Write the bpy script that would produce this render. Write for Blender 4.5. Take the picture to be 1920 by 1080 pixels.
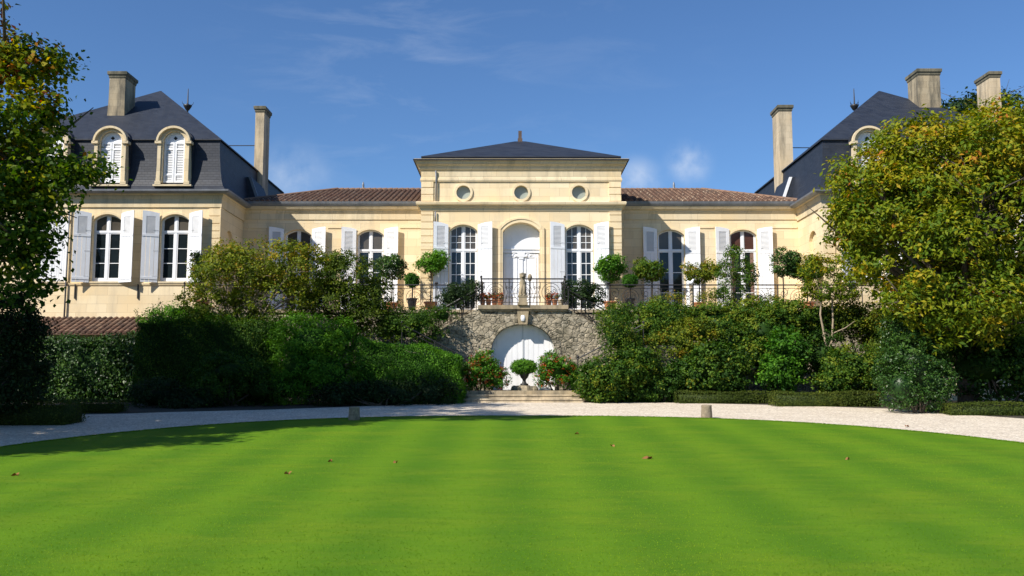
import bpy, bmesh, math, random
import numpy as np
from mathutils import Vector, Matrix, Quaternion
for o in list(bpy.data.objects): bpy.data.objects.remove(o)
SC = bpy.context.scene
COL = SC.collection
R = math.radians
# ------------------------------------------------------------------ camera, sky, sun
EYE = 0.56; F = 1750.0; TH = math.atan(185/1750.0)
cd = bpy.data.cameras.new('camera'); cam = bpy.data.objects.new('camera', cd); COL.objects.link(cam)
cd.sensor_width = 36; cd.lens = F/1920*36; cd.clip_start = .1; cd.clip_end = 3000
cam.location = (0, 0, EYE); cam.rotation_euler = (math.pi/2+TH, 0, 0)
SC.camera = cam
SUN_AZ = R(-131); SUN_EL = R(41)          # azimuth from +Y towards +X
sv = Vector((math.sin(SUN_AZ)*math.cos(SUN_EL), math.cos(SUN_AZ)*math.cos(SUN_EL), math.sin(SUN_EL)))
w = bpy.data.worlds.new('World'); SC.world = w; w.use_nodes = True
nt = w.node_tree; nt.nodes.clear()
def N(nt, t, **k):
    n = nt.nodes.new(t)
    for a, b in k.items():
        if a.startswith('i_'): n.inputs[a[2:].replace('_', ' ')].default_value = b
        else: setattr(n, a, b)
    return n
wo = N(nt, 'ShaderNodeOutputWorld'); bg = N(nt, 'ShaderNodeBackground'); bg.inputs[1].default_value = .062
sky = N(nt, 'ShaderNodeTexSky', sky_type='NISHITA', sun_disc=False, sun_elevation=SUN_EL, sun_rotation=SUN_AZ % (2*math.pi),
        air_density=1.0, dust_density=.35, ozone_density=2.6)
L = nt.links.new
# thin cirrus and one small puff of cumulus, laid out by sky direction
tc = N(nt, 'ShaderNodeTexCoord')
mp = N(nt, 'ShaderNodeMapping'); mp.inputs['Scale'].default_value = (2.2, 1.0, 9.0); mp.inputs['Rotation'].default_value = (0, R(12), 0)
L(tc.outputs['Generated'], mp.inputs[0])
n1 = N(nt, 'ShaderNodeTexNoise', i_Scale=3.2, i_Detail=9, i_Roughness=.62, i_Distortion=.5); L(mp.outputs[0], n1.inputs[0])
r1 = N(nt, 'ShaderNodeMapRange'); r1.inputs[1].default_value = .50; r1.inputs[2].default_value = .85; L(n1.outputs[0], r1.inputs[0])
def spot(d, rad, inner=0.0):
    v = N(nt, 'ShaderNodeVectorMath', operation='DISTANCE'); v.inputs[1].default_value = Vector(d).normalized()
    nrm = N(nt, 'ShaderNodeVectorMath', operation='NORMALIZE'); L(tc.outputs['Generated'], nrm.inputs[0]); L(nrm.outputs[0], v.inputs[0])
    m = N(nt, 'ShaderNodeMapRange', interpolation_type='SMOOTHERSTEP'); m.inputs[1].default_value = inner; m.inputs[2].default_value = rad
    m.inputs[3].default_value = 1; m.inputs[4].default_value = 0; L(v.outputs['Value'], m.inputs[0]); return m.outputs[0]
def mul(a, b):
    m = N(nt, 'ShaderNodeMath', operation='MULTIPLY')
    for k, x in enumerate((a, b)):
        if isinstance(x, float): m.inputs[k].default_value = x
        else: L(x, m.inputs[k])
    return m.outputs[0]
def add(a, b):
    m = N(nt, 'ShaderNodeMath', operation='ADD', use_clamp=True); L(a, m.inputs[0]); L(b, m.inputs[1]); return m.outputs[0]
def pxdir(px, py):
    v = 540-py; c, s = math.cos(TH), math.sin(TH); return (px-960, F*c-v*s, F*s+v*c)
cir = mul(mul(r1.outputs[0], spot(pxdir(690, 90), .22)), .16)
cir3 = mul(mul(r1.outputs[0], spot(pxdir(1010, 120), .30)), .07)
n2 = N(nt, 'ShaderNodeTexNoise', i_Scale=16, i_Detail=10, i_Roughness=.6); L(tc.outputs['Generated'], n2.inputs[0])
r2 = N(nt, 'ShaderNodeMapRange'); r2.inputs[1].default_value = .40; r2.inputs[2].default_value = .66; L(n2.outputs[0], r2.inputs[0])
cu = mul(mul(r2.outputs[0], spot(pxdir(1292, 306), .034)), .50)
cu2 = mul(mul(r2.outputs[0], spot(pxdir(1195, 345), .04)), .45)
cir2 = mul(mul(r2.outputs[0], spot(pxdir(545, 340), .06)), .28)
tot = add(add(add(add(cir, cu), cu2), cir2), cir3)
tint = N(nt, 'ShaderNodeMix', data_type='RGBA', blend_type='MULTIPLY'); tint.inputs[0].default_value = 1
tint.inputs[7].default_value = (.86, 1.18, 1.55, 1); L(sky.outputs[0], tint.inputs[6])
mx = N(nt, 'ShaderNodeMix', data_type='RGBA'); L(tot, mx.inputs[0]); L(tint.outputs[2], mx.inputs[6]); mx.inputs[7].default_value = (10.5, 11.2, 12.2, 1)
L(mx.outputs[2], bg.inputs[0]); L(bg.outputs[0], wo.inputs[0])
sd = bpy.data.lights.new('sun', 'SUN'); sd.energy = 5.0; sd.angle = R(.53); sd.color = (1, .93, .82)
so = bpy.data.objects.new('sun', sd); COL.objects.link(so); so.rotation_euler = sv.to_track_quat('Z', 'Y').to_euler(); so.location = sv*80
vs = SC.view_settings; vs.view_transform = 'Standard'; vs.look = 'None'; vs.gamma = 1; vs.exposure = .45; vs.use_curve_mapping = False

# ------------------------------------------------------------------ projection helpers used to read sizes off the survey
def ZZ(py, Y):
    v = 540-py; c, s = math.cos(TH), math.sin(TH); return EYE+(F*s+v*c)/(F*c-v*s)*Y
def XX(px, Y, py=540):
    v = 540-py; c, s = math.cos(TH), math.sin(TH); return (px-960)/(F*c-v*s)*Y
X0 = .39                                   # axis of the house
def gz(y): return -1.2 if y < 9 else (.05*(y-33) if y < 33 else 0.0)

# ------------------------------------------------------------------ materials
def newmat(name):
    m = bpy.data.materials.new(name); m.use_nodes = True; t = m.node_tree; t.nodes.clear()
    out = N(t, 'ShaderNodeOutputMaterial'); p = N(t, 'ShaderNodeBsdfPrincipled'); t.links.new(p.outputs[0], out.inputs[0]); return m, t, p, out
def rampn(t, fac, stops):
    r = N(t, 'ShaderNodeValToRGB'); e = r.color_ramp.elements
    while len(e) < len(stops): e.new(.5)
    for k, (p, c) in enumerate(stops): e[k].position = p; e[k].color = (*c, 1)
    t.links.new(fac, r.inputs[0]); return r.outputs[0]
def mixc(t, f, a, b, bt='MIX'):
    m = N(t, 'ShaderNodeMix', data_type='RGBA', blend_type=bt)
    for i, x in ((0, f), (6, a), (7, b)):
        if isinstance(x, (float, int)): m.inputs[i].default_value = x
        elif isinstance(x, tuple): m.inputs[i].default_value = (*x, 1)
        else: t.links.new(x, m.inputs[i])
    return m.outputs[2]
def noise(t, scale, detail=5, rough=.55, vec=None, dist=0.0, src=None):
    n = N(t, 'ShaderNodeTexNoise', i_Scale=scale, i_Detail=detail, i_Roughness=rough, i_Distortion=dist)
    g = src
    if g is None: g = N(t, 'ShaderNodeNewGeometry').outputs['Position']
    if vec:
        m = N(t, 'ShaderNodeMapping'); m.inputs['Scale'].default_value = vec; t.links.new(g, m.inputs[0]); g = m.outputs[0]
    t.links.new(g, n.inputs[0]); return n.outputs[0]
def bump(t, p, h, dist, strength=1.0):
    b = N(t, 'ShaderNodeBump'); b.inputs['Distance'].default_value = dist; b.inputs['Strength'].default_value = strength
    t.links.new(h, b.inputs['Height']); t.links.new(b.outputs[0], p.inputs['Normal'])
def rng(t, x, a, b, c=0., d=1.):
    m = N(t, 'ShaderNodeMapRange'); t.links.new(x, m.inputs[0])
    for k, v in enumerate((a, b, c, d)): m.inputs[k+1].default_value = v
    return m.outputs[0]
def wallvec(t):                           # (x+y, z): courses run level round every corner
    g = N(t, 'ShaderNodeNewGeometry'); s = N(t, 'ShaderNodeSeparateXYZ'); t.links.new(g.outputs['Position'], s.inputs[0])
    a = N(t, 'ShaderNodeMath', operation='ADD'); t.links.new(s.outputs[0], a.inputs[0]); t.links.new(s.outputs[1], a.inputs[1])
    c = N(t, 'ShaderNodeCombineXYZ'); t.links.new(a.outputs[0], c.inputs[0]); t.links.new(s.outputs[2], c.inputs[1]); return c.outputs[0]
def stone(name, c1, c2, mortar, grime, gr=.5, bw=.85, bh=.36, msize=.006):
    m, t, p, o = newmat(name)
    b = N(t, 'ShaderNodeTexBrick', offset=.5, i_Scale=1.0, i_Mortar_Size=msize, i_Mortar_Smooth=.3, i_Brick_Width=bw, i_Row_Height=bh)
    b.inputs['Color1'].default_value = (*c1, 1); b.inputs['Color2'].default_value = (*c2, 1); b.inputs['Mortar'].default_value = (*mortar, 1)
    t.links.new(wallvec(t), b.inputs['Vector'])
    big = noise(t, .55, 6, .6); c = mixc(t, rng(t, big, .45, .72, 0, .55), b.outputs[0], tuple(.5*(x+y)*k for x, y, k in zip(c1, c2, (1.12, .98, .74))))
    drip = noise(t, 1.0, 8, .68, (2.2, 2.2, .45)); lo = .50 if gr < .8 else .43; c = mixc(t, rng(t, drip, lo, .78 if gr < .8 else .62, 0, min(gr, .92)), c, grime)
    f = noise(t, 28, 4, .6); c = mixc(t, rng(t, f, .3, .8, 0, .22), c, tuple(x*.78 for x in c1))
    t.links.new(c, p.inputs['Base Color']); p.inputs['Roughness'].default_value = .9
    bump(t, p, f, .01, .5); return m
M = {}
M['limestone'] = stone('limestone', (.83, .70, .475), (.70, .565, .36), (.46, .35, .22), (.44, .36, .25), .55)
M['cornice_stone'] = stone('cornice_stone', (.74, .62, .42), (.60, .50, .335), (.33, .26, .17), (.26, .225, .15), .75, 1.1, .5)
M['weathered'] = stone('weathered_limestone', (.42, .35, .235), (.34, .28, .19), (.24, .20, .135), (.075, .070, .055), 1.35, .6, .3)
M['dark_stone'] = stone('lichened_stone', (.20, .18, .125), (.14, .13, .095), (.07, .06, .05), (.035, .04, .028), 1.0, .6, .3)
M['pale_stone'] = stone('pale_stone', (.60, .50, .35), (.52, .43, .30), (.38, .31, .22), (.22, .185, .13), .9, .6, .3)
def rubble():
    m, t, p, o = newmat('rubble_stone')
    g = N(t, 'ShaderNodeNewGeometry').outputs['Position']
    d = noise(t, 2.5, 4, .5); 
    wv = N(t, 'ShaderNodeVectorMath', operation='ADD'); sc = N(t, 'ShaderNodeVectorMath', operation='SCALE'); sc.inputs['Scale'].default_value = .22
    nn = N(t, 'ShaderNodeTexNoise', i_Scale=3.5, i_Detail=3); t.links.new(g, nn.inputs[0]); t.links.new(nn.outputs['Color'], sc.inputs[0]); t.links.new(g, wv.inputs[0]); t.links.new(sc.outputs[0], wv.inputs[1])
    mp_ = N(t, 'ShaderNodeMapping'); mp_.inputs['Scale'].default_value = (4.2, 4.2, 6.0); t.links.new(wv.outputs[0], mp_.inputs[0])
    v1 = N(t, 'ShaderNodeTexVoronoi', feature='DISTANCE_TO_EDGE', i_Scale=1); v2 = N(t, 'ShaderNodeTexVoronoi', i_Scale=1)
    t.links.new(mp_.outputs[0], v1.inputs[0]); t.links.new(mp_.outputs[0], v2.inputs[0])
    sx = N(t, 'ShaderNodeSeparateColor'); t.links.new(v2.outputs['Color'], sx.inputs[0])
    c = rampn(t, sx.outputs[0], [(0, (.33, .285, .205)), (.4, (.37, .32, .235)), (.75, (.42, .36, .26)), (1, (.35, .315, .245))])
    f = noise(t, 6.5, 9, .72); c = mixc(t, rng(t, f, .46, .62, 0, .95), c, (.075, .068, .048))
    c = mixc(t, rng(t, v1.outputs[0], 0.0, .035, .16, 0), c, (.19, .165, .12))
    st = noise(t, 1.3, 7, .7, (1, 1, .7)); c = mixc(t, rng(t, st, .52, .66, 0, .8), c, (.085, .08, .05))
    t.links.new(c, p.inputs['Base Color']); p.inputs['Roughness'].default_value = .95
    h = N(t, 'ShaderNodeMath', operation='ADD'); t.links.new(rng(t, v1.outputs[0], 0, .12), h.inputs[0]); t.links.new(f, h.inputs[1])
    bump(t, p, h.outputs[0], .028, 1); return m
M['rubble'] = rubble()
def slate():
    m, t, p, o = newmat('slate')
    b = N(t, 'ShaderNodeTexBrick', offset=.5, i_Scale=1.0, i_Mortar_Size=.006, i_Mortar_Smooth=.4, i_Brick_Width=.24, i_Row_Height=.115)
    b.inputs['Color1'].default_value = (.013, .018, .030, 1); b.inputs['Color2'].default_value = (.024, .031, .047, 1); b.inputs['Mortar'].default_value = (.02, .022, .03, 1)
    t.links.new(wallvec(t), b.inputs['Vector'])
    c = mixc(t, rng(t, noise(t, .9, 7, .65, (1.5, 1.5, .6)), .4, .75, 0, .5), b.outputs[0], (.036, .041, .052))
    t.links.new(c, p.inputs['Base Color']); p.inputs['Roughness'].default_value = .55; p.inputs['Specular IOR Level'].default_value = .35
    bump(t, p, b.outputs['Fac'], .012, .6); return m
M['slate'] = slate()
def tile():
    m, t, p, o = newmat('terracotta_tile')
    a = N(t, 'ShaderNodeAttribute', attribute_name='tint')
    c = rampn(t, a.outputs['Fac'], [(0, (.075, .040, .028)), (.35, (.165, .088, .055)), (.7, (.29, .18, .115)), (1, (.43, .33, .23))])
    n = noise(t, 1.4, 8, .7); c = mixc(t, rng(t, n, .45, .72, 0, .7), c, (.13, .10, .075))
    t.links.new(c, p.inputs['Base Color']); p.inputs['Roughness'].default_value = .9; bump(t, p, noise(t, 30, 4), .008, .5); return m
M['tile'] = tile()
def plain(name, col, rough=.6, var=.15, sc=3., metal=0., spec=.5, bumpd=0.0, dirt=None):
    m, t, p, o = newmat(name)
    n = noise(t, sc, 6, .6); c = mixc(t, rng(t, n, .35, .7, 0, 1), tuple(x*(1+var) for x in col), tuple(x*(1-var) for x in col))
    if dirt: c = mixc(t, rng(t, noise(t, 2.1, 8, .7, (3, 3, .6)), .52, .8, 0, .6), c, dirt)
    t.links.new(c, p.inputs['Base Color']); p.inputs['Roughness'].default_value = rough; p.inputs['Metallic'].default_value = metal
    p.inputs['Specular IOR Level'].default_value = spec
    if bumpd: bump(t, p, noise(t, sc*9, 4), bumpd, .6)
    return m
M['white'] = plain('white_paint', (.80, .82, .86), .45, .035, 2.5, dirt=(.62, .62, .60))
M['white_gate'] = plain('white_gate_paint', (.82, .82, .84), .5, .035, 2.5, dirt=(.66, .66, .63))
M['louvre'] = plain('louvre_paint', (.62, .63, .65), .55, .05, 3)
M['iron'] = plain('wrought_iron', (.018, .018, .02), .5, .3, 5)
M['zinc'] = plain('zinc', (.20, .215, .24), .5, .2, 2.5, .3, dirt=(.09, .09, .09))
M['bark'] = plain('bark', (.085, .066, .048), .95, .35, 7, bumpd=.02)
M['pale_bark'] = plain('pale_bark', (.30, .24, .17), .9, .3, 7, bumpd=.015)
M['terracotta'] = plain('terracotta_pot', (.42, .17, .08), .85, .2, 6)
M['darkpot'] = plain('dark_cast_iron', (.02, .021, .022), .45, .3, 6)
M['wood_dark'] = plain('dark_timber', (.09, .06, .045), .8, .25, 8)
M['curtain'] = plain('curtain_cloth', (.20, .12, .09), .9, .25, 3)
M['dark'] = plain('interior', (.012, .012, .014), .9, .2, 3)
M['soil'] = plain('soil', (.045, .036, .022), 1, .35, 1.2, bumpd=.03)
M['terrace_floor'] = plain('terrace_paving', (.36, .30, .21), .9, .15, 2)
M['post_wood'] = plain('weathered_wood', (.25, .20, .14), .9, .3, 14, bumpd=.02)
def glass(name, col, rough=.04):
    m, t, p, o = newmat(name)
    n = noise(t, .9, 3, .5); c = mixc(t, n, tuple(x*1.5 for x in col), tuple(x*.5 for x in col))
    t.links.new(c, p.inputs['Base Color']); p.inputs['Roughness'].default_value = rough; p.inputs['Specular IOR Level'].default_value = .45
    bump(t, p, noise(t, 1.7, 2), .02, .25); return m
M['glass'] = glass('window_glass', (.012, .018, .022))
M['fanglass'] = glass('fanlight_glass', (.085, .075, .062), .12)
M['curtain_glass'] = glass('curtained_glass', (.075, .035, .028), .10)
M['oculus_glass'] = glass('oculus_glass', (.30, .34, .31), .06)  # pale greenish base colour stands in for bright reflections
def gravel():
    m, t, p, o = newmat('gravel')
    g = N(t, 'ShaderNodeNewGeometry').outputs['Position']
    v = N(t, 'ShaderNodeTexVoronoi', i_Scale=26); t.links.new(g, v.inputs[0]); s = N(t, 'ShaderNodeSeparateColor'); t.links.new(v.outputs['Color'], s.inputs[0])
    c = rampn(t, s.outputs[0], [(0, (.36, .30, .23)), (.3, (.64, .55, .43)), (.75, (.77, .68, .55)), (1, (.88, .81, .70))])
    c = mixc(t, rng(t, noise(t, 1.2, 7, .7, (1, 2.2, 1)), .42, .7, 0, .5), c, (.46, .37, .27))
    sp = noise(t, 7, 6, .75); c = mixc(t, rng(t, sp, .60, .70, 0, .45), c, (.30, .22, .14))
    t.links.new(c, p.inputs['Base Color']); p.inputs['Roughness'].default_value = .95; bump(t, p, v.outputs['Distance'], .03, .8); return m
M['gravel'] = gravel()
def lawn():
    m, t, p, o = newmat('mown_lawn')
    g = N(t, 'ShaderNodeNewGeometry').outputs['Position']; s = N(t, 'ShaderNodeSeparateXYZ'); t.links.new(g, s.inputs[0])
    wv = N(t, 'ShaderNodeTexWave', wave_type='BANDS', bands_direction='X', i_Scale=.20, i_Distortion=1.1, i_Detail=3)
    mp_ = N(t, 'ShaderNodeMapping'); mp_.inputs['Scale'].default_value = (1, .16, 1); t.links.new(g, mp_.inputs[0]); t.links.new(mp_.outputs[0], wv.inputs[0])
    c = mixc(t, rng(t, wv.outputs['Fac'], 0, 1, .1, .9), (.072, .185, .006), (.128, .258, .008))
    a = noise(t, .5, 8, .7, (1, 2.4, 1)); c = mixc(t, rng(t, a, .46, .70, 0, .6), c, (.19, .272, .011))
    b = noise(t, 1.7, 7, .75, (1, 2.0, 1)); c = mixc(t, rng(t, b, .48, .68, 0, .55), c, (.066, .165, .007))
    d = noise(t, 90, 3, .6); c = mixc(t, rng(t, d, .25, .75, 0, .45), c, (.055, .12, .006))
    e = noise(t, 14, 6, .7); c = mixc(t, rng(t, e, .60, .72, 0, .30), c, (.24, .27, .04))
    t.links.new(c, p.inputs['Base Color']); p.inputs['Roughness'].default_value = .85; p.inputs['Specular IOR Level'].default_value = .12
    ad = N(t, 'ShaderNodeMath', operation='ADD'); t.links.new(d, ad.inputs[0]); t.links.new(e, ad.inputs[1]); bump(t, p, ad.outputs[0], .02, .7); return m
M['lawn'] = lawn()
def foliage(name, stops, trans=.30, rough=.6, spec=.16):
    m, t, p, o = newmat(name)
    a = N(t, 'ShaderNodeAttribute', attribute_name='tint'); c = rampn(t, a.outputs['Fac'], stops)
    t.links.new(c, p.inputs['Base Color']); p.inputs['Roughness'].default_value = rough; p.inputs['Specular IOR Level'].default_value = spec
    tr = N(t, 'ShaderNodeBsdfTranslucent'); hs = N(t, 'ShaderNodeHueSaturation'); hs.inputs['Saturation'].default_value = 1.15; hs.inputs['Value'].default_value = 1.4
    t.links.new(c, hs.inputs['Color']); t.links.new(hs.outputs[0], tr.inputs[0])
    ms = N(t, 'ShaderNodeMixShader'); ms.inputs[0].default_value = trans; t.links.new(p.outputs[0], ms.inputs[1]); t.links.new(tr.outputs[0], ms.inputs[2]); t.links.new(ms.outputs[0], o.inputs[0]); return m
FO = {
 'green': foliage('leaf_green', [(0, (.013, .040, .006)), (.45, (.040, .100, .011)), (.8, (.105, .175, .016)), (1, (.19, .22, .02))]),
 'bright': foliage('leaf_bright', [(0, (.018, .060, .007)), (.5, (.050, .155, .011)), (1, (.13, .29, .02))]),
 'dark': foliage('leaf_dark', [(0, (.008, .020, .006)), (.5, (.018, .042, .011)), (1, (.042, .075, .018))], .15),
 'gloss': foliage('leaf_glossy', [(0, (.010, .034, .006)), (.55, (.030, .082, .011)), (1, (.085, .16, .024))], .12, .42, .3),
 'golden': foliage('leaf_golden', [(0, (.036, .082, .007)), (.30, (.098, .160, .009)), (.60, (.225, .245, .011)), (.82, (.38, .275, .013)), (.92, (.36, .19, .014)), (1, (.34, .11, .015))]),
 'oak': foliage('leaf_oak', [(0, (.018, .055, .007)), (.4, (.055, .115, .010)), (.66, (.18, .24, .012)), (.84, (.38, .34, .016)), (.95, (.42, .15, .016)), (1, (.28, .07, .02))], .45),
 'olive': foliage('leaf_olive', [(0, (.030, .062, .008)), (.5, (.10, .145, .012)), (.85, (.21, .24, .016)), (1, (.30, .20, .02))]),
 'box': foliage('leaf_box', [(0, (.024, .040, .007)), (.5, (.055, .082, .011)), (1, (.105, .125, .018))], .15),
 'red': foliage('petal_red', [(0, (.16, .05, .014)), (.4, (.30, .06, .015)), (.75, (.46, .07, .015)), (1, (.55, .20, .03))], .3),
 'orange': foliage('petal_orange', [(0, (.48, .07, .012)), (1, (.72, .20, .05))], .3),
 'brown': foliage('dry_leaf', [(0, (.16, .06, .025)), (1, (.34, .17, .06))], .1),
}
# ------------------------------------------------------------------ mesh helpers
class MB:
    def __init__(s): s.v = []; s.f = []; s.t = []
    def face(s, pts, t=.5):
        n = len(s.v); s.v += [tuple(p) for p in pts]; s.f.append(tuple(range(n, n+len(pts)))); s.t.append(t)
    def box(s, x0, x1, y0, y1, z0, z1, T=None):
        P = [(x0, y0, z0), (x1, y0, z0), (x1, y1, z0), (x0, y1, z0), (x0, y0, z1), (x1, y0, z1), (x1, y1, z1), (x0, y1, z1)]
        if T: P = [T(*p) for p in P]
        n = len(s.v); s.v += P
        for f in ((0, 3, 2, 1), (4, 5, 6, 7), (0, 1, 5, 4), (1, 2, 6, 5), (2, 3, 7, 6), (3, 0, 4, 7)): s.f.append(tuple(n+k for k in f)); s.t.append(.5)
    def loft(s, rings, close=True, cap=True, t=.5):
        n = len(s.v); k = len(rings[0])
        for r in rings: s.v += [tuple(p) for p in r]
        for i in range(len(rings)-1):
            for j in range(k if close else k-1):
                a = n+i*k+j; b = n+i*k+(j+1) % k; s.f.append((a, b, b+k, a+k)); s.t.append(t)
        if cap and close:
            s.f.append(tuple(n+j for j in reversed(range(k)))); s.f.append(tuple(n+(len(rings)-1)*k+j for j in range(k))); s.t += [t, t]
    def tube(s, path, rad, seg=6):
        P = [Vector(p) for p in path]; rr = rad if isinstance(rad, (list, tuple)) else [rad]*len(P); rings = []
        up = Vector((0, 0, 1)); prev = None
        for i, p in enumerate(P):
            d = (P[min(i+1, len(P)-1)]-P[max(i-1, 0)]).normalized()
            a = d.cross(up if abs(d.z) < .95 else Vector((1, 0, 0))).normalized() if prev is None else (prev-d*prev.dot(d)).normalized()
            prev = a; b = d.cross(a); rings.append([p+(a*math.cos(2*math.pi*k/seg)+b*math.sin(2*math.pi*k/seg))*rr[i] for k in range(seg)])
        s.loft(rings)
    def lathe(s, c, prof, seg=16, sx=1, sy=1):
        s.loft([[(c[0]+r*sx*math.cos(2*math.pi*k/seg), c[1]+r*sy*math.sin(2*math.pi*k/seg), c[2]+z) for k in range(seg)] for r, z in prof])
    def ring(s, outer, inner, y0, y1, T=None):      # outer / inner: matching (x,z) outlines; a frame extruded between y0 and y1
        T = T or (lambda x, y, z: (x, y, z)); k = len(outer)
        for j in range(k-1):
            a, b, c, d = outer[j], outer[j+1], inner[j+1], inner[j]
            s.face([T(a[0], y0, a[1]), T(b[0], y0, b[1]), T(c[0], y0, c[1]), T(d[0], y0, d[1])])
            s.face([T(a[0], y0, a[1]), T(a[0], y1, a[1]), T(b[0], y1, b[1]), T(b[0], y0, b[1])])
            s.face([T(d[0], y0, d[1]), T(c[0], y0, c[1]), T(c[0], y1, c[1]), T(d[0], y1, d[1])])
        for j in (0, k-1):
            a, d = outer[j], inner[j]; s.face([T(a[0], y0, a[1]), T(d[0], y0, d[1]), T(d[0], y1, d[1]), T(a[0], y1, a[1])])
    def sweep(s, path, prof, closed=False):         # prof: (out, z) from bottom to top; path: plan line, outward on its right
        P = [Vector(p) for p in path]; n = len(P); rings = []
        for i in range(n):
            ns = []
            for a, b in ((i-1, i), (i, i+1)):
                if closed: a %= n; b %= n
                elif a < 0 or b >= n: continue
                d = (P[b]-P[a]).normalized(); ns.append(Vector((d.y, -d.x)))
            m = ns[0] if len(ns) == 1 else (ns[0]+ns[1])/(1+ns[0].dot(ns[1]))
            rings.append([(P[i].x+m.x*o, P[i].y+m.y*o, z) for o, z in prof])
        if closed: rings.append(rings[0])
        s.loft(rings, close=True, cap=not closed)
def worldloc(o):
    v = Vector((0, 0, 0))
    while o: v += o.location; o = o.parent
    return v
def link(name, me, parent=None):
    o = bpy.data.objects.new(name, me); COL.objects.link(o)
    if parent:
        off = worldloc(parent); me.transform(Matrix.Translation(-off)); o.parent = parent
    return o
def build(name, mb, mat, parent=None, smooth=False, tint=False, loc=None):
    me = bpy.data.meshes.new(name); me.from_pydata(mb.v, [], mb.f)
    if tint:
        a = me.attributes.new('tint', 'FLOAT', 'FACE'); a.data.foreach_set('value', mb.t)
    if not tint:
        bm = bmesh.new(); bm.from_mesh(me); bmesh.ops.remove_doubles(bm, verts=bm.verts, dist=.0004); bmesh.ops.recalc_face_normals(bm, faces=bm.faces); bm.to_mesh(me); bm.free()
    me.materials.append(mat); me.update()
    if smooth: me.shade_smooth() if hasattr(me, 'shade_smooth') else None
    if loc and not parent:
        me.transform(Matrix.Translation(-Vector(loc)))
    o = link(name, me, parent)
    if loc and not parent: o.location = loc
    return o
def tag(o, label=None, cat=None, group=None, kind=None):
    for k, v in (('label', label), ('category', cat), ('group', group), ('kind', kind)):
        if v: o[k] = v
    return o
def empty(name, loc, label, cat, group=None):
    o = bpy.data.objects.new(name, None); COL.objects.link(o); o.location = loc; o.empty_display_size = .2; return tag(o, label, cat, group)
def circ_arc(x, xc, hw, zs, zt):                    # height of a segmental arch at x
    h = zt-zs; r = (hw*hw+h*h)/(2*h); d = min(abs(x-xc), hw); return zs-(r-h)+math.sqrt(max(r*r-d*d, 0))
def arch_outline(xc, hw, zb, zs, zt, n=14, shrink=0.):
    hw2 = hw-shrink; pts = [(xc-hw2, zb)]
    for k in range(n+1):
        x = xc-hw2+2*hw2*k/n; pts.append((x, circ_arc(x, xc, hw, zs, zt)-shrink))
    pts.append((xc+hw2, zb)); return pts
def semi_outline(xc, hw, zb, zs, n=16, ry=None):
    ry = ry or hw; pts = [(xc-hw, zb)]
    for k in range(n+1):
        a = math.pi*(1-k/n); pts.append((xc+hw*math.cos(a), zs+ry*math.sin(a)))
    pts.append((xc+hw, zb)); return pts
def facade(mb, x0, x1, z0, z1, T, ops):             # ops: (xs list, lo list, hi list, reveal); T(u,d,z)
    xc = x0
    for xs, lo, hi, rv in sorted(ops, key=lambda o: o[0][0]):
        mb.face([T(xc, 0, z0), T(xs[0], 0, z0), T(xs[0], 0, z1), T(xc, 0, z1)])
        for i in range(len(xs)-1):
            a, b = xs[i], xs[i+1]
            if max(lo[i], lo[i+1]) > z0+1e-4: mb.face([T(a, 0, z0), T(b, 0, z0), T(b, 0, lo[i+1]), T(a, 0, lo[i])])
            mb.face([T(a, 0, hi[i]), T(b, 0, hi[i+1]), T(b, 0, z1), T(a, 0, z1)])
            mb.face([T(a, 0, hi[i]), T(a, rv, hi[i]), T(b, rv, hi[i+1]), T(b, 0, hi[i+1])])
            mb.face([T(a, 0, lo[i]), T(b, 0, lo[i+1]), T(b, rv, lo[i+1]), T(a, rv, lo[i])])
        for k in (0, -1):
            if hi[k]-lo[k] > 1e-3: mb.face([T(xs[k], 0, lo[k]), T(xs[k], rv, lo[k]), T(xs[k], rv, hi[k]), T(xs[k], 0, hi[k])])
        xc = xs[-1]
    mb.face([T(xc, 0, z0), T(x1, 0, z0), T(x1, 0, z1), T(xc, 0, z1)])
def arch_op(xc, hw, zb, zs, zt, rv, n=14):
    xs = [xc-hw+2*hw*k/n for k in range(n+1)]; return (xs, [zb]*(n+1), [circ_arc(x, xc, hw, zs, zt) for x in xs], rv)
def circle_op(xc, r, zc, rv, n=22):
    an = [math.pi*(1-k/n) for k in range(n+1)]; return ([xc+r*math.cos(a) for a in an], [zc-r*math.sin(a) for a in an], [zc+r*math.sin(a) for a in an], rv)
def poly(mb, pts, y, T=None):
    T = T or (lambda x, y, z: (x, y, z)); mb.face([T(x, y, z) for x, z in pts])
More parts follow.
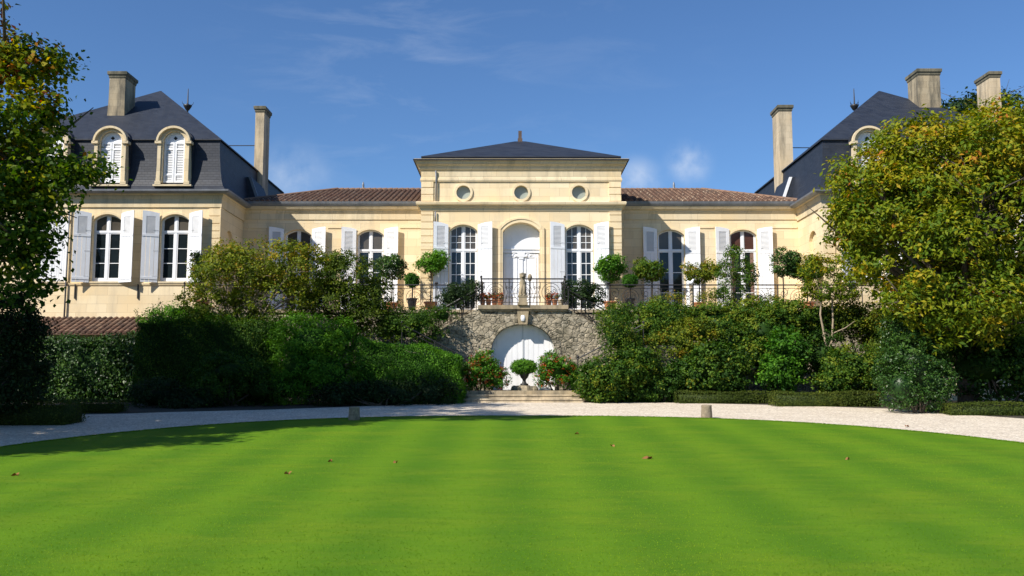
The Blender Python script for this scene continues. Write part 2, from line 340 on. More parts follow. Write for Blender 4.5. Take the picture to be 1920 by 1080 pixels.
# ------------------------------------------------------------------ leaves
class Leaves:
    def __init__(s, seed): s.r = np.random.default_rng(seed); s.P = []; s.Nn = []; s.S = []; s.Tn = []; s.core = MB(); s.mix = []
    def put(s, P, Nn, size, tint):
        s.P.append(P); s.Nn.append(Nn); s.S.append(size); s.Tn.append(tint)
    def clumps(s, C, out, per, rad, leaf, tint, tvar=.12, tclump=.16, jit=.8, up=.45, flat=.75):
        r = s.r; n = len(C); ct = (np.full(n, tint) if np.isscalar(tint) else tint)+r.normal(0, tclump, n)
        idx = np.repeat(np.arange(n), per); m = len(idx)
        rr = (np.full(n, rad)*r.uniform(.7, 1.35, n))[idx][:, None]
        d = r.normal(0, .5, (m, 3)); d[:, 2] *= flat
        P = C[idx]+d*rr
        Nn = out[idx]*.6+r.normal(0, jit, (m, 3))*.6+np.array([0, 0, up])
        s.put(P, Nn, leaf*r.uniform(.65, 1.3, m), ct[idx]+r.normal(0, tvar, m))
    def crown(s, blobs, ncl, per, rad, leaf, tint=.5, toptint=0., inner=.25, zmin=-99, **k):
        r = s.r; B = np.array(blobs, float); wgt = (B[:, 3]*B[:, 4]+B[:, 3]*B[:, 5]+B[:, 4]*B[:, 5]); wgt /= wgt.sum()
        b = B[r.choice(len(B), ncl, p=wgt)]; d = r.normal(0, 1, (ncl, 3)); d /= np.linalg.norm(d, axis=1)[:, None]
        f = np.where(r.random(ncl) < inner, r.uniform(.3, .85, ncl), r.uniform(.82, 1.04, ncl))
        C = b[:, :3]+d*b[:, 3:6]*f[:, None]
        keep = np.ones(ncl, bool)
        for q in B:                                   # drop clumps buried deep inside a neighbouring blob
            e = np.sqrt((((C-q[:3])/q[3:6])**2).sum(1)); keep &= ~((e < .55) & (r.random(ncl) < .8))
        keep &= C[:, 2] > zmin
        C = C[keep]; d = d[keep]; z0, z1 = B[:, 2].min(), (B[:, 2]+B[:, 5]).max()
        tt = tint+toptint*np.clip((C[:, 2]-z0)/(z1-z0), 0, 1)
        s.clumps(C, d, per, rad, leaf, tt, **k); return C
    def box(s, x0, x1, y0, y1, z0, z1, dens, leaf, tint=.5, jit=.05, wob=.06, faces='ftlrb', slope=0., tvar=.15):
        r = s.r
        A = {'f': ((x1-x0)*(z1-z0), (0, -1, 0)), 'b': ((x1-x0)*(z1-z0), (0, 1, 0)), 't': ((x1-x0)*(y1-y0), (0, 0, 1)), 'l': ((y1-y0)*(z1-z0), (-1, 0, 0)), 'r': ((y1-y0)*(z1-z0), (1, 0, 0))}
        for f in faces:
            a, nn = A[f]; n = int(a*dens); u, v = r.random(n), r.random(n); X = x0+(x1-x0)*u; Z = z0+(z1-z0)*v; Y = y0+(y1-y0)*v
            if f == 'f': P = np.stack([X, np.full(n, y0), Z], 1)
            elif f == 'b': P = np.stack([X, np.full(n, y1), Z], 1)
            elif f == 't': P = np.stack([X, Y, np.full(n, z1)], 1)
            else: Y = y0+(y1-y0)*u; P = np.stack([np.full(n, x0 if f == 'l' else x1), Y, Z], 1)
            w_ = wob*(np.sin(P[:, 0]*2.3+P[:, 2]*1.1)+np.sin(P[:, 0]*5.1+P[:, 1]*3.)*.6+np.sin(P[:, 2]*4.3+P[:, 0])*.5)
            P = P+np.array(nn)*w_[:, None]+r.normal(0, jit, (n, 3)); P[:, 2] += slope*(P[:, 0]-x0)*np.clip((P[:, 2]-z0)/(z1-z0), 0, 1)
            lump = .12*np.sin(P[:, 0]*3.1+P[:, 2]*2.)+.1*np.sin(P[:, 0]*9.+P[:, 2]*7+P[:, 1]*5)
            s.put(P, np.array(nn)+r.normal(0, .55, (n, 3)), leaf*r.uniform(.7, 1.3, n), tint+lump+r.normal(0, tvar, n))
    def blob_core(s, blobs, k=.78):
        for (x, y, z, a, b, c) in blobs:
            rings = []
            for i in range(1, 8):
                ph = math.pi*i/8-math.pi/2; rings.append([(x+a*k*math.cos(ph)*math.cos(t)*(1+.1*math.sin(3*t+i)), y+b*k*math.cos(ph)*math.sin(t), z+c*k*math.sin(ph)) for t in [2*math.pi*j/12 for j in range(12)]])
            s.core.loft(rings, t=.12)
    def build(s, name, mat, parent=None, aspect=.6, loc=None):
        P = np.concatenate(s.P); Nn = np.concatenate(s.Nn); S = np.concatenate(s.S); T = np.clip(np.concatenate(s.Tn), 0, 1); n = len(P); r = s.r
        Nn /= np.linalg.norm(Nn, axis=1)[:, None]+1e-9
        t = r.normal(0, 1, (n, 3)); t[:, 2] -= .5; t -= Nn*(t*Nn).sum(1)[:, None]; t /= np.linalg.norm(t, axis=1)[:, None]+1e-9
        sd_ = np.cross(Nn, t); h = (S/2)[:, None]
        V = np.stack([P-t*h, P+sd_*h*aspect+Nn*h*.22-t*h*.1, P+t*h, P-sd_*h*aspect+Nn*h*.22-t*h*.1], 1).reshape(-1, 3)
        cv = np.array(s.core.v, float).reshape(-1, 3); nv = len(V)
        me = bpy.data.meshes.new(name); me.vertices.add(nv+len(cv)); me.vertices.foreach_set('co', np.concatenate([V, cv]).astype(np.float32).ravel())
        li = list(range(nv)); 
        cf = s.core.f; clen = [len(f) for f in cf]; cidx = [nv+i for f in cf for i in f]
        loops = np.concatenate([np.arange(nv), np.array(cidx, int)]).astype(np.int32)
        tot = np.concatenate([np.full(n, 4), np.array(clen, int)]).astype(np.int32); st = np.concatenate([[0], np.cumsum(tot)[:-1]]).astype(np.int32)
        me.loops.add(len(loops)); me.loops.foreach_set('vertex_index', loops); me.polygons.add(len(tot)); me.polygons.foreach_set('loop_start', st)
        try: me.polygons.foreach_set('loop_total', tot)
        except Exception: pass
        me.update(calc_edges=True)
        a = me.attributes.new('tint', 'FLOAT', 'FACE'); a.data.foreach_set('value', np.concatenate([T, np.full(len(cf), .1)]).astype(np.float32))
        me.materials.append(mat)
        if loc and not parent: me.transform(Matrix.Translation(-Vector(loc)))
        o = link(name, me, parent)
        if loc and not parent: o.location = loc
        return o
# ================================================================== THE SETTING
def strip_sheet(mb, rows, dz):                       # rows: (y, xl, xr)
    for (ya, la, ra), (yb, lb, rb) in zip(rows, rows[1:]):
        k = max(1, int((ra-la)/3)); 
        for i in range(k):
            f0, f1 = i/k, (i+1)/k
            mb.face([(la+(ra-la)*f0, ya, gz(ya)+dz), (la+(ra-la)*f1, ya, gz(ya)+dz), (lb+(rb-lb)*f1, yb, gz(yb)+dz), (lb+(rb-lb)*f0, yb, gz(yb)+dz)])
g = MB(); strip_sheet(g, [(-900, -1500, 1500), (9, -1500, 1500), (33, -1500, 1500), (2200, -1500, 1500)], 0)
o = build('ground', g, M['soil']); tag(o, kind='structure')
RB = [(33.85, 2.2), (33.4, 4.0), (32.5, 6.9), (31.4, 9.8), (30.1, 12.0), (28.9, 12.9), (27.9, 13.2), (26.2, 14.4), (24, 15.6), (20, 17.0), (9, 17.5), (0, 16), (-8, 12), (-12, 6), (-13, 1)]
LB = [(33.85, -.6), (32.9, -1.7), (31.9, -3.8), (30.8, -5.6), (29.6, -7.8), (28.6, -10.6), (28.1, -11.5), (27.5, -13.4), (24, -15.6), (20, -16.6), (9, -17.0), (0, -15.5), (-8, -11.5), (-12, -5.5), (-13, -.5)]
def interp(tb, y):
    for (ya, a), (yb, b) in zip(tb, tb[1:]):
        if ya >= y >= yb: return a+(b-a)*(ya-y)/(ya-yb)
ys = sorted(set([a for a, _ in RB]+[a for a, _ in LB]+[33.0]))
g = MB(); strip_sheet(g, [(y, interp(LB, y), interp(RB, y)) for y in ys], .006)
tag(build('gravel_path', g, M['gravel']), kind='structure')
LC, LA, LBB, LE = 13.0, 11.3, 13.85, 2.45
g = MB(); rows = []
for k in range(61):
    a = -math.pi/2+math.pi*k/60; y = LC+LBB*math.copysign(abs(math.sin(a))**(2/LE), math.sin(a)); h = LA*abs(math.cos(a))**(2/LE)
    rows.append((y, .3-max(h, .01), .3+max(h, .01)))
rows += [(9.0, .3-10.9, .3+10.9)]; rows.sort()
rows = [q for i, q in enumerate(rows) if i == 0 or q[0]-rows[i-1][0] > .002]
strip_sheet(g, rows, .035)
n = len(rows)                                        # low cut edge of the turf
for s in (1, 2):
    for a, b in zip(rows, rows[1:]): g.face([(a[s], a[0], gz(a[0])), (b[s], b[0], gz(b[0])), (b[s], b[0], gz(b[0])+.035), (a[s], a[0], gz(a[0])+.035)])
tag(build('lawn', g, M['lawn']), kind='structure')
def lawn_half(y):
    return LA*max(0, 1-abs((y-LC)/LBB)**LE)**(1/LE)
lg = Leaves(5); rr = lg.r                            # short upright blades along the near lawn and its cut edge
m = 70000; Y = 7.8+16*rr.random(m)**1.7; X = (rr.random(m)*2-1)*np.minimum(.62*Y, np.array([lawn_half(y)-.05 for y in Y]))+.3
Z = np.array([gz(y) for y in Y])+.040
nn = rr.normal(0, 1, (m, 3)); nn[:, 2] = .25
lg.put(np.stack([X, Y, Z], 1), nn, rr.uniform(.014, .028, m), .5+rr.normal(0, .2, m)+.25*np.sin(X*1.1+.3*np.sin(Y)))
k = 26000; th = rr.random(k)*math.pi; ye = LC+LBB*np.abs(np.sin(th))**(2/LE); xe = .3+LA*np.sign(np.cos(th))*np.abs(np.cos(th))**(2/LE)
lg.put(np.stack([xe+rr.normal(0, .02, k), ye+rr.normal(0, .02, k), np.array([gz(y) for y in ye])+.03+rr.random(k)*.02], 1), rr.normal(0, 1, (k, 3)), rr.uniform(.03, .06, k), .4+rr.normal(0, .2, k))
FO['grass'] = foliage('grass_blade', [(0, (.085, .19, .007)), (.5, (.14, .27, .009)), (1, (.24, .36, .02))], .3, .7, .12)
tag(lg.build('grass', FO['grass'], None, .22), kind='stuff')
# ================================================================== THE HOUSE
Yw, Yc, Yp, TF = 41.7, 39.2, 38.4, 3.64
XC0, XC1 = X0-4.245, X0+4.245
PW = 12.55                                           # pavilion inner wall from the axis
HOUSE = empty('chateau', (X0, 40, 0), 'long cream limestone country house with grey slate pavilions, tiled wings and white shutters', 'building')
Tf = lambda Y: (lambda u, d, z: (u, Y+d, z))
def slab_walls(mb, x0, x1, y0, y1, z0, z1, skip=''):  # plain outer walls, no front
    if 'l' not in skip: mb.face([(x0, y0, z0), (x0, y1, z0), (x0, y1, z1), (x0, y0, z1)])
    if 'r' not in skip: mb.face([(x1, y0, z0), (x1, y1, z0), (x1, y1, z1), (x1, y0, z1)])
    mb.face([(x0, y1, z0), (x1, y1, z0), (x1, y1, z1), (x0, y1, z1)]); mb.face([(x0, y0, z1), (x1, y0, z1), (x1, y1, z1), (x0, y1, z1)])

def make_window(xc, hw, zb, zs, zt, Y, rv, cols, rows_, ztr, fan_rows, fan='fanglass', pane='glass', name='window', curtain=False):
    y0 = Y+rv-.10
    f = MB(); f.ring(arch_outline(xc, hw+.004, zb, zs, zt+.004), arch_outline(xc, hw, zb, zs, zt, shrink=.06), y0, y0+.09)
    f.box(xc-hw+.004, xc+hw-.004, y0-.01, y0+.06, zb+.002, zb+.11)
    f.box(xc-.05, xc+.05, y0-.02, y0+.06, zb+.11, ztr-.045); f.box(xc-hw+.03, xc+hw-.03, y0-.028, y0+.06, ztr-.045, ztr+.045)
    f.box(xc-.045, xc+.045, y0-.018, y0+.06, ztr+.045, circ_arc(xc, xc, hw, zs, zt)-.055)
    for s in (-1, 1):
        a = min(xc+s*(hw-.055), xc+s*.05); b = max(xc+s*(hw-.055), xc+s*.05); st = .045
        f.box(a, a+st, y0-.006, y0+.05, zb+.11, ztr-.045); f.box(b-st, b, y0-.006, y0+.05, zb+.11, ztr-.045)
        f.box(a+st, b-st, y0-.006, y0+.05, ztr-.095, ztr-.045); f.box(a+st, b-st, y0-.006, y0+.05, zb+.11, zb+.17)
        f.box(a, a+st*.7, y0-.006, y0+.05, ztr+.045, min(circ_arc(a, xc, hw, zs, zt), circ_arc(a+st, xc, hw, zs, zt))-.05); f.box(b-st*.7, b, y0-.006, y0+.05, ztr+.045, min(circ_arc(b, xc, hw, zs, zt), circ_arc(b-st, xc, hw, zs, zt))-.05)
        for c in range(1, cols):
            x = a+(b-a)*c/cols; f.box(x-.012, x+.012, y0+.004, y0+.045, zb+.17, ztr-.095); f.box(x-.012, x+.012, y0+.004, y0+.045, ztr+.045, circ_arc(x, xc, hw, zs, zt)-.05)
        za, zz = zb+.17, ztr-.095
        for r_ in range(1, rows_):
            z = za+(zz-za)*r_/rows_; f.box(a+st, b-st, y0+.002, y0+.047, z-.014, z+.014)
        for r_ in range(1, fan_rows):
            z = ztr+.045+(zs+.04-ztr-.045)*r_/fan_rows*1.05; f.box(a+.03, b-.03, y0+.002, y0+.047, z-.012, z+.012)
    fo = build(name, f, M['white'], HOUSE)
    gl = MB(); gl.box(xc-hw+.05, xc+hw-.05, y0+.03, y0+.04, zb+.05, ztr); build('glass', gl, M[pane], fo)
    gl = MB(); o_ = arch_outline(xc, hw, ztr, zs, zt, shrink=.05); poly(gl, o_, y0+.032); build('fanlight_glass', gl, M[fan], fo)
    if curtain:
        k = 10
        for s in (-1, 1):
            c = MB()
            for i in range(k):
                xa = xc+s*(hw-.08-i*.018); xb = xc+s*(hw-.08-(i+1)*.018); c.face([(xa, y0+.027-.006*(i % 2), zb+.15), (xb, y0+.027-.006*((i+1) % 2), zb+.15), (xb, y0+.027-.006*((i+1) % 2), ztr-.08), (xa, y0+.027-.006*(i % 2), ztr-.08)])
            build('curtain', c, M['curtain'], fo)
    return fo
def make_shutter(hx, side, wd, zb, zs, zt, Y, ang, lz0, lz1, boards=4, hw=.6):
    # hinge at x=hx, leaf swings out towards side (-1 left, +1 right); top follows its half of the window arch
    ca, sa = math.cos(ang), math.sin(ang)
    T = lambda u, d, z: (hx+side*(u*ca+.0-d*sa*(1)), Y-.035-u*sa-d*ca, z)
    top = lambda u: zs+(zt-zs)*(1-(1-min(u/wd, 1))**2)
    mb = MB(); n = boards; gap = .010
    for i in range(n):                               # vertical boards
        a = wd*i/n+(gap/2 if i else 0); b = wd*(i+1)/n-(gap/2 if i < n-1 else 0)
        P = [T(a, 0, zb), T(b, 0, zb), T(b, 0, lz0), T(a, 0, lz0)]; Q = [T(a, .035, zb), T(b, .035, zb), T(b, .035, lz0), T(a, .035, lz0)]
        mb.loft([P, Q])
    def blk(a, b, z0a, z1a, z1b=None, d0=0.0, d1=.035):
        z1b = z1a if z1b is None else z1b; mb.loft([[T(a, d0, z0a), T(b, d0, z0a), T(b, d0, z1b), T(a, d0, z1a)], [T(a, d1, z0a), T(b, d1, z0a), T(b, d1, z1b), T(a, d1, z1a)]])
    sw = wd*.23
    blk(0, sw, lz0, top(0)-.0, top(sw)); blk(wd-sw, wd, lz0, top(wd-sw), top(wd)); 
    m_ = wd/2; blk(sw, m_, lz1, top(sw), top(m_)); blk(m_, wd-sw, lz1, top(m_), top(wd-sw))
    blk(0, wd, lz0-.10, lz0, lz0, .035, .05); blk(0, wd, zb+.12, zb+.22, zb+.22, .035, .05)
    o_ = build('shutter', mb, M['white'], HOUSE)
    lv = MB(); k = 16
    lv.loft([[T(sw, .002, lz0), T(wd-sw, .002, lz0), T(wd-sw, .002, lz1), T(sw, .002, lz1)], [T(sw, .008, lz0), T(wd-sw, .008, lz0), T(wd-sw, .008, lz1), T(sw, .008, lz1)]])
    for i in range(k):
        z = lz0+(lz1-lz0)*(i+.3)/k; h = (lz1-lz0)/k*.75
        lv.loft([[T(sw, .026, z), T(wd-sw, .026, z), T(wd-sw, .010, z+h), T(sw, .010, z+h)], [T(sw, .032, z), T(wd-sw, .032, z), T(wd-sw, .016, z+h), T(sw, .016, z+h)]])
    build('louvre', lv, M['louvre'], o_)
    for z in (zb+.25, (zb+lz0)/2+.3, lz0+.15):
        hg = MB(); hg.loft([[T(-.02, .036, z), T(wd*.35, .036, z), T(wd*.35, .036, z+.025), T(-.02, .036, z+.025)], [T(-.02, .042, z), T(wd*.35, .042, z), T(wd*.35, .042, z+.025), T(-.02, .042, z+.025)]])
        build('hinge', hg, M['louvre'], o_)
    return o_
# ---------------------------------------------------------------- centre block
zC = lambda py: ZZ(py, Yc)
zmid = zC(383)
wall = MB()
wz = (TF+.04, zC(433), zC(421))
ops = [arch_op(X0+s*2.465, .60, wz[0], wz[1], wz[2], .30) for s in (-1, 1)]
dz_ = (TF+.04, zC(434), zC(417)); ops.append(arch_op(X0, .785, dz_[0], dz_[1], dz_[2], .48))
facade(wall, XC0, XC1, 0, zmid, Tf(Yc), ops)
zoc = zC(361); zce = zC(300)
facade(wall, XC0, XC1, zmid, zce, Tf(Yc), [circle_op(X0+u, .30, zoc, .16) for u in (-2.465, 0, 2.465)])
slab_walls(wall, XC0, XC1, Yc, 46.6, 0, zce)
build('wall', wall, M['limestone'], HOUSE)
# quoins and upper pilasters: channelled blocks
def quoin(mb, xa, xb, Y, z0, z1, h=.30, gap=.035, out=.045, T=None):
    z = z0
    while z < z1-.05:
        t = min(z+h-gap, z1); mb.box(xa, xb, Y-out, Y+.02, z, t, T); z += h
        mb.box(xa+.01, xb-.01, Y-out+.03, Y+.02, t, min(t+gap, z1), T)
for xa, xb in ((XC0-.02, XC0+.50), (XC1-.50, XC1+.02)):
    for za, zz in ((TF, zC(397)), (zC(377), zC(340))):
        q = MB(); quoin(q, xa, xb, Yc, za, zz); build('quoin', q, M['limestone'], HOUSE)
pc = [(XC0, 46), (XC0, Yc), (XC1, Yc), (XC1, 46)]
c = MB()
h = lambda py: zC(py)
c.sweep(pc, [(-.05, h(396)), (.03, h(396)), (.05, h(391)), (.10, h(389)), (.12, h(386.5)), (.21, h(385)), (.23, h(381)), (.20, h(379.5)), (-.05, h(378))])
build('string_course', c, M['cornice_stone'], HOUSE)
c = MB(); c.sweep(pc, [(-.05, h(341)), (.05, h(341)), (.07, h(338)), (.05, h(334)), (.03, h(333)), (.03, h(321)), (.10, h(318)), (.13, h(313)), (.23, h(309.5)), (.26, h(305)), (.30, h(303.5)), (.32, h(300.5)), (-.05, h(300))])
build('cornice', c, M['cornice_stone'], HOUSE)
# moulded door surround and oculus rings
c = MB(); zt2 = zC(408)
c.ring(arch_outline(X0, .98, TF, zC(427), zt2), arch_outline(X0, .87, TF, zC(430), zC(411)), Yc-.07, Yc+.01)
c.ring(arch_outline(X0, .87, TF, zC(430), zC(411)), arch_outline(X0, .786, TF, dz_[1], dz_[2]), Yc-.04, Yc+.01)
c.box(X0-.98, X0-.786, Yc-.085, Yc+.01, TF, TF+.25); c.box(X0+.786, X0+.98, Yc-.085, Yc+.01, TF, TF+.25)
build('door_surround', c, M['limestone'], HOUSE)
for s in (-1, 1):
    c = MB(); a_ = arch_outline(X0+s*2.465, .68, zC(440), zC(433.5), zC(417.5)); b_ = arch_outline(X0+s*2.465, .602, zC(440), wz[1], wz[2]); c.ring(a_, b_, Yc-.03, Yc+.01); build('window_surround', c, M['limestone'], HOUSE)
for u in (-2.465, 0, 2.465):
    c = MB(); an = [2*math.pi*k/28 for k in range(29)]
    c.ring([(X0+u+.40*math.cos(a), zoc+.40*math.sin(a)) for a in an], [(X0+u+.30*math.cos(a), zoc+.30*math.sin(a)) for a in an], Yc-.055, Yc+.01)
    c.box(X0+u-.06, X0+u+.06, Yc-.05, Yc+.01, zoc-.50, zoc-.39)
    r_ = build('oculus', c, M['limestone'], HOUSE)
    gl = MB(); poly(gl, [(X0+u+.31*math.cos(a), zoc+.31*math.sin(a)) for a in an[:-1]], Yc+.15); build('glass', gl, M['oculus_glass'], r_)
# door: tympanum panel, two leaves with panels, centre post with scrolled capital
d = MB(); Yd = Yc+.40
poly(d, arch_outline(X0, .79, dz_[0], dz_[1], dz_[2], 16), Yd)
d.box(X0-.785, X0+.785, Yd-.10, Yd+.01, zC(472), zC(469)); d.box(X0-.785, X0+.785, Yd-.07, Yd+.01, zC(469), zC(466)); d.box(X0-.785, X0+.785, Yd-.13, Yd+.01, zC(466), zC(464.4))
o_ = arch_outline(X0, .785, zC(464), dz_[1], dz_[2], 16); i_ = arch_outline(X0, .785, zC(461), dz_[1], dz_[2], 16, shrink=.07); d.ring(o_, i_, Yd-.03, Yd+.01)
door = build('entrance_door', d, M['white'], HOUSE)
for s in (-1, 1):
    lf = MB(); a, b = sorted((X0+s*.07, X0+s*.74)); zt_ = zC(474)
    lf.box(a, b, Yd-.05, Yd, TF+.03, zt_)
    for z0, z1 in ((TF+.15, TF+.75), (TF+.87, zt_-.12)):
        lf.ring([(a+.10, z0), (a+.10, z1), (b-.10, z1), (b-.10, z0), (a+.10, z0)], [(a+.14, z0+.04), (a+.14, z1-.04), (b-.14, z1-.04), (b-.14, z0+.04), (a+.14, z0+.04)], Yd-.075, Yd-.045)
    build('door_leaf', lf, M['white'], door)
p_ = MB(); p_.box(X0-.07, X0+.07, Yd-.09, Yd, TF+.03, zC(484)); p_.box(X0-.10, X0+.10, Yd-.11, Yd, zC(484), zC(480)); p_.box(X0-.16, X0+.16, Yd-.12, Yd, zC(480), zC(472))
for s in (-1, 1):
    p_.lathe((X0+s*.22, Yd-.05, zC(478)), [(0, -.07), (.07, -.04), (.08, 0), (.06, .05), (0, .07)], 10); p_.lathe((X0+s*.38, Yd-.05, zC(477)), [(0, -.05), (.05, -.03), (.06, 0), (.04, .04), (0, .05)], 10)
    p_.tube([(X0+s*.12, Yd-.05, zC(476)), (X0+s*.3, Yd-.06, zC(474)), (X0+s*.5, Yd-.05, zC(477))], .03)
build('door_post', p_, M['white'], door)
for s in (-1, 1):
    make_window(X0+s*2.465, .60, wz[0], wz[1], wz[2], Yc, .30, 2, 5, zC(467.5), 3)
    for t in (-1, 1): make_shutter(X0+s*2.465+t*.63, t, .63, TF+.06, zC(422), zC(417), Yc-.03, R(13), zC(463), zC(425))
# centre roof: slate hip with a flat lower lip, lead ridge post
ex0, ex1, ey0, ey1 = XC0-.34, XC1+.34, Yc-.34, 46.9
ze = ZZ(300.5, ey0)
r_ = MB()
def rect(i, z, a=None): return [(ex0+i, ey0+i, z), (ex1-i, ey0+i, z), (ex1-i, ey1-i, z), (ex0+i, ey1-i, z)]
r_.loft([rect(0, ze), rect(-.02, ze+.05), rect(.36, ze+.17), rect(.36, ze+.23)], cap=True)
ap = 43.05; zr = ZZ(265, ap)
pk = [(X0-.25, ap, zr), (X0+.25, ap, zr), (X0+.25, ap+.1, zr), (X0-.25, ap+.1, zr)]
r_.loft([rect(.30, ze+.20), rect(.30, ze+.25), pk], cap=True)
roofc = build('roof', r_, M['slate'], HOUSE)
f_ = MB(); f_.box(X0-.09, X0+.07, ap-.08, ap+.08, zr-.1, ZZ(246, ap)); f_.box(X0-.12, X0+.10, ap-.1, ap+.1, zr-.1, zr+.12); build('ridge_post', f_, M['wood_dark'], roofc)
# downpipe of the centre block
def pipe(name, pts, rad, mat=None): 
    m_ = MB(); m_.tube(pts, rad, 8); return build(name, m_, mat or M['zinc'], HOUSE, True)
# ---------------------------------------------------------------- tiled wings
zW = lambda py: ZZ(py, Yw)
for side in (-1, 1):
    S = lambda u: X0+side*u
    wall = MB(); xa, xb = sorted((S(4.2), S(PW)))
    w1 = (TF+.04, zW(441), zW(430.5))
    facade(wall, xa, xb, 0, zW(386), Tf(Yw), [arch_op(S(u), .60, w1[0], w1[1], w1[2], .26) for u in (6.785, 10.05)])
    slab_walls(wall, xa, xb, Yw, 49, 0, zW(386))
    build('wall', wall, M['limestone'], HOUSE)
    path = [(xa+(.0 if side < 0 else .0), Yw), (xb, Yw)]
    c = MB(); hh = zW
    c.sweep(path, [(-.05, hh(412)), (.04, hh(412)), (.04, hh(401)), (.08, hh(399)), (.10, hh(396)), (.20, hh(393)), (.24, hh(390)), (.26, hh(388.5)), (-.05, hh(388))])
    build('cornice', c, M['cornice_stone'], HOUSE)
    c = MB(); c.sweep(path, [(-.05, hh(388)), (.28, hh(388)), (.34, hh(384)), (.36, hh(380)), (.30, hh(379.5)), (-.05, hh(380))]); build('gutter', c, M['zinc'], HOUSE)
    segs = [4.25, 6.785-1.32, 6.785+1.32, 10.05-1.32, 10.05+1.32, 12.5]
    for a, b in ((segs[0], segs[1]), (segs[2], segs[3]), (segs[4], segs[5])):
        x_, y_ = sorted((S(a), S(b))); c = MB(); c.box(x_, y_, Yw-.035, Yw+.01, hh(428), hh(424.5)); build('string_course', c, M['limestone'], HOUSE)
    for u in (6.785, 10.05):
        cc = side > 0 and u > 8
        make_window(S(u), .60, w1[0], w1[1], w1[2], Yw, .26, 1, 3, zW(468.5), 1, fan='curtain_glass' if cc else 'fanglass', curtain=cc)
        for t in (-1, 1): make_shutter(S(u)+t*.64, t, .66, TF+.06, zW(430), zW(426.5), Yw, R(14), zW(472), zW(435))
        c = MB(); c.ring(arch_outline(S(u), .69, hh(450), hh(439), hh(426.8)), arch_outline(S(u), .602, hh(450), w1[1], w1[2]), Yw-.03, Yw+.01); build('window_surround', c, M['limestone'], HOUSE)
    # canal tiles: real rows of half-round covers, hipped down towards the pavilion
    rnd = random.Random(4+side); tm = MB(); y_e = Yw-.36; z_e = zW(381.5); run = 4.6; slope = (ZZ(356.5, y_e+run)-z_e)/run
    pitch = .235; u0, u1 = 4.2, 12.75; nr = 15; seg = 7; ncol = int((u1-u0)/pitch)
    hipu = u1; hipk = (u1-9.1)/run
    for ci in range(ncol):
        uc = u0+(ci+.5)*pitch; jit = rnd.uniform(-.008, .008)
        vmax = run if uc < u1-hipk*run else (u1-uc)/hipk
        for ri in range(nr):
            v0 = run*ri/nr; v1 = run*(ri+1)/nr+.03
            if v0 > vmax: break
            v1 = min(v1, vmax+.08); t_ = min(max(rnd.gauss(.5, .22), 0), 1); j2 = jit+rnd.uniform(-.006, .006)
            for k in range(seg):
                pts = []
                for kk, vv, lift in ((k, v0, .030), (k+1, v0, .030), (k+1, v1, 0.0), (k, v1, 0.0)):
                    a = math.pi*kk/seg; rad = .080-.010*(vv-v0)/(v1-v0); du = -math.cos(a)*rad; dz = math.sin(a)*rad
                    pts.append((S(uc+du+j2), y_e+vv, z_e+slope*vv+dz+lift))
                tm.face(pts, t_)
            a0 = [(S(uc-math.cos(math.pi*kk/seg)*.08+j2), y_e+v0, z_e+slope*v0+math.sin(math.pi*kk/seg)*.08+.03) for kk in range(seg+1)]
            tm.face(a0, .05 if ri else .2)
    tm.face([(S(u0), y_e, z_e), (S(u1), y_e, z_e), (S(9.1), y_e+run, z_e+slope*run), (S(u0), y_e+run, z_e+slope*run)], .15)
    tm.face([(S(u0), y_e+2*run, z_e), (S(u1), y_e+2*run, z_e), (S(9.1), y_e+run, z_e+slope*run), (S(u0), y_e+run, z_e+slope*run)], .15)
    tm.face([(S(u1), y_e, z_e), (S(u1), y_e+2*run, z_e), (S(9.1), y_e+run, z_e+slope*run)], .15)
    for k in range(18):                              # ridge and hip caps
        f0 = k/18; ua, va, ub, vb = u0+(9.1-u0)*f0, run, u0+(9.1-u0)*(f0+1/17.), run
        tm.tube([(S(ua), y_e+va, z_e+slope*run+.03), (S(ub), y_e+vb, z_e+slope*run+.015)], [.10, .085], 7); tm.t[-1] = .5
    for k in range(16):
        f0, f1 = k/16, (k+1.1)/16; tm.tube([(S(9.1+(u1-9.1)*f0), y_e+run*(1-f0), z_e+slope*run*(1-f0)+.05), (S(9.1+(u1-9.1)*f1), y_e+run*(1-f1), z_e+slope*run*(1-f1)+.04)], [.085, .10], 7)
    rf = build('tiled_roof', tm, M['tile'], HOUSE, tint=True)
    fm = MB(); fx = S(7.72 if side > 0 else 7.85); fm.lathe((fx, y_e+run+.05, z_e+slope*run), [(.06, 0), (.07, .12), (.05, .2), (.06, .26), (.03, .42), (0, .44)], 8); build('finial', fm, M['zinc'], rf, True)
    # stepped cut-back of slates and lead where wing meets pavilion
    # ------------------------------------------------------------ pavilion
    zP = lambda py: ZZ(py, Yp)
    xin = S(PW); xout = S(PW+10.1); xa, xb = sorted((xin, xout)); Yb = 49.6
    wall = MB(); cx = S(PW+5.05)
    wx = [14.43, 17.26, 19.49] if side < 0 else [14.43, 17.26, 20.1]
    w2 = (zP(528), zP(413), zP(401.5))
    facade(wall, xa, xb, 0, zP(358), Tf(Yp), [arch_op(S(u), .595, w2[0], w2[1], w2[2], .26) for u in wx])
    # inner side wall with its blind arched niche
    Ts = lambda u, d, z: (xin+side*d, u, z)
    zn = (TF+.5, 6.9, 7.28)
    facade(wall, Yp, Yb, 0, zP(358), Ts, [arch_op(Yp+1.3, .52, zn[0], zn[1]-.05, zn[2]-.05, .14)])
    wall.face([Ts(Yp+.7, .14, zn[0]-.05), Ts(Yp+1.9, .14, zn[0]-.05), Ts(Yp+1.9, .14, zn[2]+.1), Ts(Yp+.7, .14, zn[2]+.1)])
    wall.face([(xout, Yp, 0), (xout, Yb, 0), (xout, Yb, zP(358)), (xout, Yp, zP(358))]); wall.face([(xa, Yb, 0), (xb, Yb, 0), (xb, Yb, zP(358)), (xa, Yb, zP(358))])
